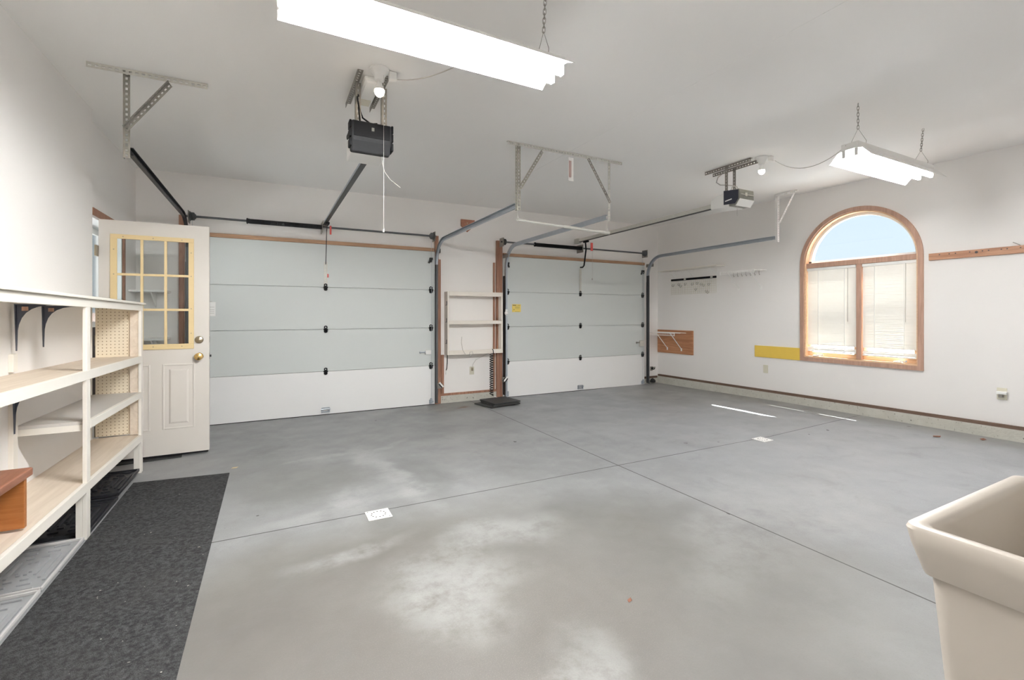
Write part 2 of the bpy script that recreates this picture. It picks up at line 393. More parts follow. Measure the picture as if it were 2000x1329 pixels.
HZ = 2.95                               # walls run up past the ceiling face
DY0, DY1, DH = 4.88, 5.765, 2.085        # entry doorway in the left wall
w = MB(); w.box(XL-0.2, XN, YF, 4.65, -0.02, HZ); w.box(XL-0.2, XL, 4.65, DY0, -0.02, HZ); w.box(XL-0.2, XL, DY1, YB, -0.02, HZ); w.box(XL-0.2, XL, DY0, DY1, DH, HZ)
struct('wall_left', w, M['wall'])
G1 = (-0.80, 2.02); G2 = (3.13, 5.97); GH = 2.15
w = MB()
for a, b in ((-1.49, G1[0]+0.02), (G1[1]-0.02, G2[0]+0.02), (G2[1]-0.02, XR+0.2)): w.box(a, b, YB, YB+0.14, -0.02, HZ)
for a, b in (G1, G2): w.box(a+0.02, b-0.02, YB, YB+0.14, GH-0.02, HZ)
struct('wall_back', w, M['wall'])
struct('wall_front', MB().box(-1.49, XR+0.2, YF-0.14, YF, -0.02, HZ), M['wall'])

# right wall with the round-headed window opening
WC, WI, WO, WS, WB, WBO = 3.022, 0.613, 0.662, 1.925, 0.697, 0.648    # centre y, inner/outer half width, spring height, sill, casing bottom
w = MB(); a, b = XR, XR+0.2
w.box(a, b, YF, WC-WI, -0.02, HZ); w.box(a, b, WC+WI, YB, -0.02, HZ); w.box(a, b, WC-WI, WC+WI, -0.02, WB)
K = 40
arc = [(WC - WI*math.cos(PI*i/K), WS + WI*math.sin(PI*i/K)) for i in range(K+1)]
for i in range(K):
    (y0, z0), (y1, z1) = arc[i], arc[i+1]
    w.hexa([(a, y0, z0), (b, y0, z0), (b, y1, z1), (a, y1, z1), (a, y0, HZ), (b, y0, HZ), (b, y1, HZ), (a, y1, HZ)])
struct('wall_right', w, M['wall'])

# base trim and concrete curbs
t_ = MB(); t_.hexa([(XR-0.028, YF, 0.172), (XR, YF, 0.172), (XR, YB-0.03, 0.136), (XR-0.028, YB-0.03, 0.136), (XR-0.028, YF, 0.208), (XR, YF, 0.208), (XR, YB-0.03, 0.170), (XR-0.028, YB-0.03, 0.170)])
struct('baseboard_right', t_, M['brown'], bevel=0.003)
t_ = MB()
for i in range(50):
    y0, y1 = YF+(YB-YF)*i/50, YF+(YB-YF)*(i+1)/50
    q = [XR-0.026-0.008*random.random() for _ in range(1)]
    x = XR-0.03
    t_.hexa([(x-0.006, y0, -0.01), (XR, y0, -0.01), (XR, y1, -0.01), (x-0.006, y1, -0.01), (x, y0, 0.172-0.036*(y0/6.3)), (XR, y0, 0.172-0.036*(y0/6.3)), (XR, y1, 0.172-0.036*(y1/6.3)), (x, y1, 0.172-0.036*(y1/6.3))])
struct('trim_1', t_, M['curb'])
struct('trim_2', MB().box(5.99, XR-0.03, YB-0.026, YB, -0.01, 0.10), M['curb'])
struct('baseboard_back', MB().box(5.99, XR-0.028, YB-0.022, YB, 0.10, 0.137), M['brown'], bevel=0.002)
struct('trim_3', MB().box(2.13, 3.02, YB-0.026, YB, -0.01, 0.104), M['curb'])
t_ = MB(); t_.box(2.135, 3.03, YB-0.02, YB, 0.104, 0.137); t_.box(2.150, 2.192, YB-0.02, YB, 0.137, 0.69)
struct('trim_4', t_, M['jamb'], bevel=0.002)
# cedar jamb boards beside the garage doors and headers over them
t_ = MB(); t_.box(2.055, 2.105, YB-0.042, YB, 0.0, 2.38); t_.box(2.108, 2.142, YB-0.03, YB, 0.0, 2.05)
struct('trim_5', t_, M['jamb'], bevel=0.002)
t_ = MB(); t_.box(3.02, 3.118, YB-0.042, YB, 0.0, 2.385); t_.box(2.972, 2.998, YB-0.02, YB, 0.12, 2.05)
struct('trim_6', t_, M['jamb'], bevel=0.002)
struct('trim_7', MB().box(-0.905, -0.855, YB-0.04, YB, 0.0, 2.38), M['jamb'], bevel=0.002)
t_ = MB()
for a, b in (G1, G2): t_.box(a, b+0.02, YB-0.045, YB, 2.157, 2.203)
struct('trim_9', t_, M['header'], bevel=0.003)

# entry doorway: brown casing, jamb, sill
t_ = MB()
t_.box(XL, XL+0.018, DY1, DY1+0.045, 0.0, DH+0.055); t_.box(XL, XL+0.007, DY0-0.05, DY0, 0.0, DH+0.055); t_.box(XL, XL+0.018, DY0, DY1, DH, DH+0.055)
struct('trim_10', t_, M['jamb'], bevel=0.002)
t_ = MB(); t_.box(XL-0.16, XL, DY1-0.02, DY1, 0.0, DH); t_.box(XL-0.16, XL, DY0, DY0+0.01, 0.0, DH); t_.box(XL-0.16, XL, DY0, DY1, DH-0.02, DH)
struct('trim_12', t_, M['dwhite'], bevel=0.002)
struct('trim_11', MB().box(XL-0.18, XL+0.03, DY0, DY1, 0.0, 0.035), M['galvl'], bevel=0.004)

# outside
struct('ground', MB().box(-30, 40, -30, 40, -0.25, -0.12), M['soil'])
struct('roof_eave', MB().box(XR+0.2, 7.045, -1.0, 8.0, 3.435, 3.56), M['eave'])
tag(obj('garden_fence', (lambda m: [m.box(-7.05+0.02*(i % 2), -7.0+0.02*(i % 2), 3.0+0.5*i, 3.49+0.5*i, -0.12, 1.33) for i in range(60)] and m)(MB()), M['fence']), 'brown board fence outside the open entry doorway', 'fence')

# ------------------------------------------------------------------ window_1
def win():
    r = thing('window_1', (XR, WC, WB), 'round-topped brown window with two blinds in the right wall', 'window', kind='structure')
    def path(h, bot, x): return [(x, WC-h, bot), (x, WC-h, WS)] + [(x, WC-h*math.cos(PI*i/K), WS+h*math.sin(PI*i/K)) for i in range(1, K)] + [(x, WC+h, WS), (x, WC+h, bot)]
    m = MB(); m.band(path(WI, WB, XR-0.022), path(WO, WB, XR-0.022), (0.022, 0, 0)); m.box(XR-0.022, XR, WC-WO, WC+WO, WBO, WB)
    obj('casing', m, M['casing'], r)
    m = MB(); m.band(path(WI-0.016, WB+0.016, XR-0.004), path(WI, WB, XR-0.004), (0.19, 0, 0)); m.box(XR-0.006, XR+0.18, WC-WI, WC+WI, WB, WB+0.018)
    obj('jamb_liner', m, M['sash'], r)
    m = MB(); m.box(XR+0.015, XR+0.11, WC-WI+0.016, WC+WI-0.016, 1.885, 1.948); m.box(XR+0.015, XR+0.11, 2.972, 3.028, WB+0.018, 1.885)
    obj('mullion', m, M['casing'], r, bevel=0.003)
    m = MB(); m.band([(x, y, z) for x, y, z in path(WI-0.05, 1.948, XR+0.07)][1:-1], [(x, y, z) for x, y, z in path(WI-0.017, 1.948, XR+0.07)][1:-1], (0.04, 0, 0)); m.box(XR+0.07, XR+0.11, WC-WI+0.02, WC+WI-0.02, 1.948, 1.975)
    obj('arch_sash', m, M['fixture'], r)
    m = MB(); pts = [(XR+0.09, WC-(WI-0.045)*math.cos(PI*i/K), WS+(WI-0.045)*math.sin(PI*i/K)) for i in range(K+1)]
    m.prism(pts, (0.004, 0, 0)); obj('arch_pane', m, M['glass'], r)
    for y0, y1 in ((2.428, 2.97), (3.03, 3.616)):
        m = MB(); z0, z1 = WB+0.02, 1.883; q = 0.045; x0, x1 = XR+0.065, XR+0.105
        m.box(x0, x1, y0, y1, z0, z0+0.052); m.box(x0, x1, y0, y1, z1-q, z1); m.box(x0, x1, y0, y0+q, z0+0.052, z1-q); m.box(x0, x1, y1-q, y1, z0+0.052, z1-q)
        sa = obj('sash', m, M['sash'], r, bevel=0.003)
        obj('pane', MB().box(XR+0.083, XR+0.087, y0+q-0.004, y1-q+0.004, z0+0.048, z1-q+0.004), M['glass'], sa)
    for y in (3.49, 2.60):
        m = MB(); z = WB+0.019
        m.lathe((XR+0.03, y, z), (0, 0, 1), [(0, 0.022), (0.006, 0.024), (0.016, 0.016), (0.022, 0.003)], 14)
        m.bar((XR+0.028, y, z+0.018), (XR+0.012, y-0.075, z+0.014), (0, 0, 1), 0.009, 0.014); m.lathe((XR+0.012, y-0.075, z+0.014), (0, 0, 1), [(-0.006, 0.005), (0.004, 0.009), (0.016, 0.007), (0.02, 0.002)], 10)
        m.bar((XR+0.03, y+0.05, z+0.008), (XR+0.03, y-0.03, z+0.008), (0, 0, 1), 0.012, 0.03)
        obj('crank_handle', m, M['white'], r, smooth=True, label='white folding crank handle')
win()

def blind(y0, y1, zb, wand_y, label):
    x = XR+0.036; r = thing('window_blind', (x, (y0+y1)/2, zb), label, 'blind', 'mini blinds in the round-topped window')
    obj('headrail', MB().box(x-0.018, x+0.018, y0, y1, 1.848, 1.882), M['white'], r, bevel=0.003)
    m = MB(); z = zb+0.028; k = 0
    while z < 1.845:
        if 0.828 < z < 0.850: z = 0.876
        a = math.radians(78 + 3*math.sin(z*9+y0) + random.uniform(-3, 3)); h = 0.0125
        dx, dz = -h*math.cos(a), h*math.sin(a); b = 0.0016
        p = []
        for y in (y0+0.002, y1-0.002):
            p.append([(x+dx, y, z+dz), (x+0.3*b, y, z+b*0.4), (x-dx, y, z-dz)])
        m.ring([[*p[0]], [*p[1]]], closed=False, cap=False)
        z += 0.0205; k += 1
    obj('slats', m, M['slat'], r, smooth=True)
    obj('bottom_rail', MB().box(x-0.014, x+0.014, y0+0.002, y1-0.002, zb, zb+0.014), M['white'], r, bevel=0.003)
    for q in (0.22, 0.76):
        yy = y0+(y1-y0)*q
        obj('ladder_cord', MB().box(x-0.0155, x-0.0135, yy-0.003, yy+0.003, zb+0.01, 1.85), M['white'], r)
    obj('tilt_wand', MB().cyl((x-0.022, wand_y, 1.85), (x-0.026, wand_y, 1.18), 0.003, 6), M['cord'], r)
blind(2.430, 2.966, 0.768, 2.53, 'white mini blind in the window half nearer the pegged wooden rail')
blind(3.034, 3.614, 0.778, 3.12, 'white mini blind in the window half next to the yellow board')

# ------------------------------------------------------------------ garage doors
SEAM = (0.006, 0.55, 1.08, 1.612, 2.155)
def hinge(m, x, z, y, sx=1.0, n=(0, -1, 0)):
    m.box(x-0.016*sx, x+0.016*sx, y-0.006, y, z-0.042, z+0.012)
    m.torus((x, y-0.012, z+0.026), n, 0.015*sx, 0.0065); m.torus((x, y-0.014, z-0.022), n, 0.016*sx, 0.007)
    m.cyl((x-0.026*sx, y-0.014, z), (x+0.026*sx, y-0.014, z), 0.009, 8)
    for q in (-0.012, 0.012): m.cyl((x+q, y-0.012, z-0.036), (x+q, y, z-0.036), 0.004, 6)

def garage_door(name, x0, x1, lab, hx, arm_z):
    r = thing(name, ((x0+x1)/2, 6.23, 0.0), lab, 'garage door', kind='structure')
    for i in range(4):
        m = MB(); z0, z1 = SEAM[i], SEAM[i+1]; g = 0.0028
        m.hexa([(x0, 6.23, z0+g), (x1, 6.23, z0+g), (x1, 6.27, z0+g), (x0, 6.27, z0+g), (x0, 6.23, z1-g), (x1, 6.23, z1-g), (x1, 6.27, z1-g), (x0, 6.27, z1-g)])
        if i: m.box(x0, x1, 6.252, 6.266, z0-0.006, z0+0.006)
        obj('door_panel', m, M['dwhite'] if i == 0 else M['dgrey'], r, label='white bottom panel' if i == 0 else None)
    m = MB(); m.box(x0, x1, 6.235, 6.262, -0.004, 0.008); obj('bottom_seal', m, M['black'], r)
    for z in SEAM[1:4]:
        for x in hx:
            m = MB(); hinge(m, x, z, 6.229, 1.0 if abs(x-hx[1]) < 0.01 else 1.15); obj('hinge', m, M['black'], r, smooth=True)
    for x in (hx[0], hx[2]):
        m = MB(); sg = 1 if x < hx[1] else -1
        m.box(x-0.02, x+0.02, 6.19, 6.229, 2.03, 2.06); m.torus((x, 6.20, 2.02), (1, 0, 0), 0.018, 0.007); m.bar((x, 6.215, 2.06), (x+sg*0.03, 6.222, 1.985), (0, 1, 0), 0.012, 0.022)
        obj('top_roller', m, M['dark'], r, smooth=True)
        m = MB(); m.box(x-0.022, x+0.022, 6.215, 6.229, 0.02, 0.075); m.cyl((x, 6.205, 0.05), (x-sg*0.03, 6.205, 0.05), 0.012, 10); m.box(x-0.008, x+0.008, 6.19, 6.215, 0.025, 0.10)
        obj('bottom_bracket', m, M['galv'], r)
    x = hx[1]
    m = MB(); m.box(x-0.05, x+0.05, 6.212, 6.229, 0.035, 0.048); m.box(x-0.05, x-0.042, 6.206, 6.229, 0.03, 0.09); m.box(x+0.042, x+0.05, 6.206, 6.229, 0.03, 0.09)
    m.cyl((x-0.055, 6.204, 0.075), (x+0.055, 6.204, 0.075), 0.007, 8); m.box(x-0.045, x+0.045, 6.218, 6.229, 0.085, 0.095)
    for q in (-0.032, 0.032): m.cyl((x+q, 6.218, 0.055), (x+q, 6.2285, 0.055), 0.007, 8)
    obj('lift_handle', m, M['galv'], r, smooth=True)
    m = MB(); m.ladder((x, 6.222, SEAM[3]+0.03), (x, 6.222, arm_z), (1, 0, 0), 0.04, 0.006, 0.033); obj('arm_bracket', m, M['galvl'], r)
    return r
gd = garage_door('door_2', -0.80, 2.045, 'grey garage door with white bottom panel, partly behind the open entry door', (-0.76, 0.614, 1.985), 1.93)
m = MB(); m.box(1.905, 1.99, 6.205, 6.229, 0.712, 0.765); obj('slide_lock', m, M['white'], gd, bevel=0.002); m = MB(); m.cyl((1.905, 6.212, 0.742), (1.83, 6.212, 0.742), 0.008, 8); m.cyl((1.84, 6.212, 0.742), (1.822, 6.212, 0.742), 0.013, 8)
obj('lock_bolt', m, M['galv'], gd)
n_ = obj('paper_note', MB().box(-0.64, -0.558, 6.226, 6.2285, 1.25, 1.41), M['white'], gd, label='white paper note')
m = MB(); [m.box(-0.625, -0.57, 6.2255, 6.226, z, z+0.004) for z in (1.28, 1.30, 1.32, 1.35)]; m.box(-0.63, -0.59, 6.2252, 6.226, 1.413, 1.42); obj('note_text', m, M['cord'], n_)
m = MB(); m.box(0.632, 0.648, 6.212, 6.2185, 1.735, 1.78); obj('red_sticker', m, M['red'], gd, label='small red sticker')
gd = garage_door('door_3', 3.122, 5.975, 'second grey garage door with white bottom panel and a yellow sticker', (3.19, 4.55, 5.92), 2.02)
n_ = obj('warning_sticker', MB().box(3.275, 3.425, 6.2265, 6.2288, 1.305, 1.425), M['sticker'], gd, label='yellow warning sticker')
m = MB(); m.box(3.285, 3.345, 6.2258, 6.2265, 1.402, 1.412); m.box(3.365, 3.415, 6.2258, 6.2265, 1.404, 1.408); m.box(3.30, 3.312, 6.2258, 6.2265, 1.335, 1.347)
for z in (1.31, 1.355, 1.37, 1.385): m.box(3.325, 3.405, 6.226, 6.2265, z, z+0.003)
obj('sticker_print', m, M['ink'], n_)
m = MB(); m.box(5.84, 5.93, 6.19, 6.229, 0.70, 0.80); obj('slide_lock', m, M['galvl'], gd, bevel=0.003); m = MB(); m.cyl((5.84, 6.21, 0.765), (5.77, 6.21, 0.765), 0.008, 8); m.cyl((5.785, 6.21, 0.765), (5.765, 6.21, 0.765), 0.016, 8); obj('lock_bolt', m, M['galvd'], gd)

# tracks
def csec(path, x, op, w=0.027, h=0.05, th=0.003):
    """C channel swept along a path in the YZ plane; op = -1/+1 side the channel opens to."""
    sec = [(op*w, h/2), (0, h/2), (0, -h/2), (op*w, -h/2), (op*w, -h/2+th*2), (op*th, -h/2+th), (op*th, h/2-th), (op*w, h/2-th*2)]
    rings = []
    for i, (y, z) in enumerate(path):
        a = path[max(0, i-1)]; b = path[min(len(path)-1, i+1)]; dy, dz = b[0]-a[0], b[1]-a[1]; l = math.hypot(dy, dz); ny_, nz_ = -dz/l, dy/l
        rings.append([(x+sx, y+ny_*sn, z+nz_*sn) for sx, sn in sec])
    return MB().ring(rings)

def track(x, op, label, zh=2.285, ye=3.83, dark=False):
    r = thing('door_track', (x, 6.18, 0.0), label, 'garage door track', 'steel tracks of the two garage doors')
    R = 0.32; yv = 6.175
    obj('vertical_track', csec([(yv, 0.03), (yv, zh-R-0.002)], x, op), M['track'] if dark else M['galv'], r)
    arc_ = [(yv-R+R*math.cos(t), zh-R+R*math.sin(t)) for t in [PI/2*i/12 for i in range(13)]]
    obj('horizontal_track', csec(arc_ + [(ye, zh+0.012)], x, op), M['dark'] if dark == 2 else M['galv'], r)
    m = MB(); sg = -op
    m.box(x+sg*0.004, x+sg*0.007, 6.17, 6.236, 0.05, 1.85) if sg > 0 else m.box(x-0.007, x-0.004, 6.17, 6.236, 0.05, 1.85)
    obj('wall_angle', m, M['dark'], r)  # dark colour carries the shade the flange stands in
    m = MB(); a, b = (x+sg*0.004, x+sg*0.010); m.box(min(a, b), max(a, b), 6.06, 6.236, 2.12, 2.175); obj('flag_bracket', m, M['galvd'], r)
    return r
track(-0.83, 1, 'dark horizontal garage door track ending above the open entry door', 2.333, 3.85, 2)
track(2.065, -1, 'curved steel track standing left of the wall cabinet', dark=True)
track(3.128, 1, 'curved steel track standing right of the wall cabinet, by the yellow sticker')
track(6.02, -1, 'curved steel track running along the right wall above the shelves', 2.288, dark=True)

# torsion shafts
def shaft(x0, x1, s0, s1, label):
    r = thing('torsion_shaft', ((x0+x1)/2, 6.15, 2.356), label, 'torsion spring shaft', 'torsion shafts over the garage doors')
    y, z = 6.15, 2.356
    for a_, b_, yy in ((x0-0.03, x0-0.024, 6.237), (x1+0.024, x1+0.03, 6.237), (s1+0.008, s1+0.014, 6.279)): obj('shaft_mount', MB().box(a_, b_, 6.105, yy, 2.285, 2.415), M['galvd'], r)
    obj('shaft', MB().cyl((x0-0.05, y, z), (x1+0.05, y, z), 0.0125, 12), M['track'], r, smooth=True)
    prof = []; k = int((s1-s0)/0.010)
    for i in range(k+1):
        t = (s1-s0)*i/k; prof += [(t, 0.026), (t+0.005, 0.0295)]
    m = MB(); m.lathe((s0, y, z-0.002), (1, 0, 0), prof, 14); m.lathe((s0-0.03, y, z), (1, 0, 0), [(0, 0.022), (0.004, 0.034), (0.014, 0.034), (0.016, 0.028), (0.032, 0.028)], 14)
    m.lathe((s1+0.002, y, z), (1, 0, 0), [(0, 0.03), (0.01, 0.03), (0.011, 0.042), (0.016, 0.042)], 14)
    obj('torsion_spring', m, M['black'], r)
    for x, sg in ((x0, 1), (x1, -1)):
        pr = [(0, 0.034), (0.006, 0.056), (0.012, 0.05)]
        for i in range(5): pr += [(0.014+i*0.007, 0.046), (0.0175+i*0.007, 0.042)]
        pr += [(0.052, 0.03), (0.062, 0.022)]
        obj('cable_drum', MB().lathe((x-sg*0.02, y, z), (sg, 0, 0), pr, 18), M['track'], r, smooth=True)
    for x in (x0, x1): obj('lift_cable', MB().cyl((x, 6.196, z), (x, 6.2, 0.06), 0.0016, 5), M['galv'], r)
    return r
shaft(-0.775, 1.985, -0.22, 0.555, 'dark shaft with black spring over the garage door nearest the entry door')
shaft(3.095, 5.90, 3.655, 4.512, 'dark shaft with black spring over the garage door near the round-topped window')

# ------------------------------------------------------------------ hangers
h = thing('track_hanger', (-0.83, 3.79, cz(-0.8)), 'perforated steel hanger bracket above the entry door corner', 'track hanger', 'perforated steel track hangers')
zc_ = cz(-0.7)
obj('ceiling_angle', MB().angle_iron((-1.02, 3.775, zc_-0.003), (-0.385, 3.775, zc_-0.001), (0, 1, 0), (0, 0, -1), 0.034), M['galvl'], h)
obj('drop_angle', MB().angle_iron((-0.845, 3.80, zc_-0.005), (-0.845, 3.80, 2.285), (1, 0, 0), (0, 1, 0), 0.036), M['galvd'], h)
obj('brace', MB().angle_iron((-0.60, 3.768, zc_-0.04), (-0.835, 3.768, 2.47), (0.55, 0, -0.8), (0, -1, 0), 0.032), M['galvd'], h)
h = thing('track_hanger', (2.6, 3.78, cz(2.6)), 'wide perforated hanger frame on the ceiling between the two garage doors', 'track hanger', 'perforated steel track hangers')
zc_ = cz(2.6)
obj('ceiling_angle', MB().angle_iron((1.93, 3.755, cz(1.93)-0.003), (3.285, 3.755, cz(3.285)-0.003), (0, 1, 0), (0, 0, -1), 0.03), M['galvl'], h)
obj('drop_angle', MB().angle_iron((2.052, 3.80, zc_-0.005), (2.052, 3.80, 2.25), (1, 0, 0), (0, 1, 0), 0.036), M['galvm'], h)
obj('drop_angle', MB().ladder((3.15, 3.80, zc_-0.005), (3.15, 3.80, 2.25), (1, 0, 0), 0.028, 0.004), M['galvl'], h)
obj('brace', MB().angle_iron((2.295, 3.77, zc_-0.03), (2.055, 3.77, 2.465), (0.84, 0, -0.55), (0, -1, 0), 0.034), M['galvm'], h)
obj('brace', MB().ladder((2.84, 3.75, zc_-0.03), (3.125, 3.75, 2.43), (0.8, 0, 0.55), 0.030, 0.004), M['galvd'], h)
m = MB(); m.cyl((2.07, 3.838, 2.168), (2.62, 3.836, 2.150), 0.012, 10); m.cyl((2.60, 3.836, 2.151), (3.18, 3.833, 2.132), 0.0155, 10)
hr = thing('hanging_rod', (2.6, 3.83, 2.15), 'thin white tension rod hung below the two track ends', 'rod')
obj('rod_rail', m, M['galvl'], hr, smooth=True)
for x, z in ((2.075, 2.168), (3.15, 2.133)):
    obj('wire_hook', MB().tube([(x, 3.815, 2.262), (x, 3.835, 2.24), (x, 3.835, z+0.05)] + [(x, 3.836+0.018*math.sin(t), z+0.022+0.03*math.cos(t)) for t in [2*PI*i/12 for i in range(13)]], 0.002, 5), M['galvl'], hr)
h = thing('track_hanger', (6.07, 3.8, cz(6.0)), 'white perforated hanger bracket beside the right wall above the shelves', 'track hanger', 'perforated steel track hangers')
zc_ = cz(6.07)
obj('drop_angle', MB().angle_iron((6.055, 3.82, zc_-0.004), (6.055, 3.82, 2.25), (1, 0, 0), (0, 1, 0), 0.036), M['wire'], h)
obj('ceiling_angle', MB().angle_iron((6.055, 3.56, zc_-0.004), (6.055, 3.86, zc_-0.004), (1, 0, 0), (0, 0, -1), 0.034), M['wire'], h)
obj('brace', MB().ladder((6.065, 3.60, zc_-0.03), (6.065, 3.80, 2.5), (1, 0, 0), 0.03, 0.003), M['wire'], h)
m = thing('warning_tag', (2.615, 3.735, 2.60), 'white tag with rust-red print hanging from the middle hanger', 'tag')
obj('card', MB().box(2.588, 2.648, 3.733, 3.737, 2.585, 2.815), M['white'], m)
pm = MB()
for i in range(15):
    z = 2.62 + i*0.011; pm.bar((2.593, 3.732, z+0.007), (2.607, 3.732, z), (0, 1, 0), 0.001, 0.005); pm.bar((2.607, 3.732, z), (2.622, 3.732, z+0.007), (0, 1, 0), 0.001, 0.005)
obj('print', pm, M['redink'], m)

# ------------------------------------------------------------------ openers
def opener1():
    x0, x1 = 0.452, 0.702; xc = 0.57
    r = thing('garage_door_opener', (xc, 3.2, 2.33), 'black garage door opener hung before the garage door nearest the entry door', 'garage door opener', 'garage door openers')
    obj('chassis', MB().box(x0+0.015, x1-0.01, 3.125, 3.36, 2.332, 2.47), M['white'], r, bevel=0.006)
    m = MB(); m.prism([(x0, 3.03, 2.505), (x0, 3.022, 2.385), (x0, 3.075, 2.318), (x0, 3.122, 2.318), (x0, 3.122, 2.505)], (x1-x0, 0, 0)); obj('light_lens', m, M['lens'], r, bevel=0.012)
    m = MB(); m.box(x0+0.012, x1-0.012, 3.0195, 3.026, 2.40, 2.495); obj('lens_window', m, M['black'], r, bevel=0.003)
    m = MB(); m.box(0.572, 0.588, 3.014, 3.02, 2.442, 2.464); obj('lens_latch', m, M['oplens'], r)
    m = MB(); [m.box(x1-0.002, x1+0.012, 3.03, 3.11, z, z+0.05) for z in (2.34, 2.40, 2.455)]; obj('side_louvre', m, M['black'], r, bevel=0.004); m = MB(); [m.box(x0-0.012, x0+0.002, 3.04, 3.11, z, z+0.05) for z in (2.34, 2.40, 2.455)]; obj('side_louvre', m, M['black'], r, bevel=0.004)
    obj('top_cover', MB().box(x0+0.01, x1-0.01, 3.125, 3.34, 2.472, 2.508), M['lens'], r, bevel=0.01)
    zc_ = cz(0.6)-0.002
    for x in (0.50, 0.675):
        obj('ceiling_angle', MB().angle_iron((x, 3.10, zc_), (x, 3.64, zc_), (1, 0, 0), (0, 0, -1), 0.036), M['galvd'], r)
        obj('hanger_strap', MB().angle_iron((x+0.012, 3.26, zc_-0.01), (x+0.012, 3.26, 2.50), (1, 0, 0), (0, 1, 0), 0.034), M['galvd'], r)
    m = MB(); m.bar((xc+0.03, 3.362, 2.384), (0.597, 6.17, 2.408), (0, 0, 1), 0.042, 0.02); m.bar((xc+0.03, 3.362, 2.365), (0.597, 6.17, 2.389), (0, 0, 1), 0.006, 0.038); obj('rail', m, M['dark'], r)
    m = MB(); m.bar((xc+0.018, 3.362, 2.385), (0.585, 6.1, 2.408), (0, 0, 1), 0.03, 0.004); obj('rail_edge', m, M['galv'], r)
    obj('header_bracket', MB().box(0.575, 0.62, 6.17, 6.279, 2.375, 2.445), M['galvl'], r)
    obj('trolley', MB().box(0.585, 0.63, 5.92, 6.05, 2.358, 2.383), M['black'], r, bevel=0.004)
    obj('door_arm', MB().bar((0.612, 6.0, 2.37), (0.612, 6.095, 2.29), (1, 0, 0), 0.006, 0.026).bar((0.612, 6.088, 2.30), (0.614, 6.205, 1.90), (1, 0, 0), 0.006, 0.026), M['black'], r)
    m = MB(); m.box(0.634, 0.654, 5.96, 5.968, 2.24, 2.345); obj('release_tag', m, M['red'], r, label='red release tag')
    m = MB(); m.tube([(0.56, 3.16, 2.505), (0.53, 3.2, 2.56), (0.52, 3.2, 2.68), (0.55, 3.22, 2.60), (0.60, 3.2, 2.56), (0.64, 3.2, 2.57), (0.66, 3.2, 2.53), (0.67, 3.2, 2.50)], 0.006, 8); m.tube([(0.52, 3.2, 2.68), (0.525, 3.3, 2.80), (0.56, 3.40, 2.815)], 0.006, 8); obj('power_cord', m, M['black'], r, smooth=True)
    m = MB(); m.tube([(0.655, 3.10, 2.32), (0.657, 3.10, 2.27), (0.67, 3.10, 2.22), (0.71, 3.10, 2.17), (0.775, 3.10, 2.128)], 0.0013, 6); obj('antenna_wire', m, M['galvd'], r, smooth=True)
opener1()

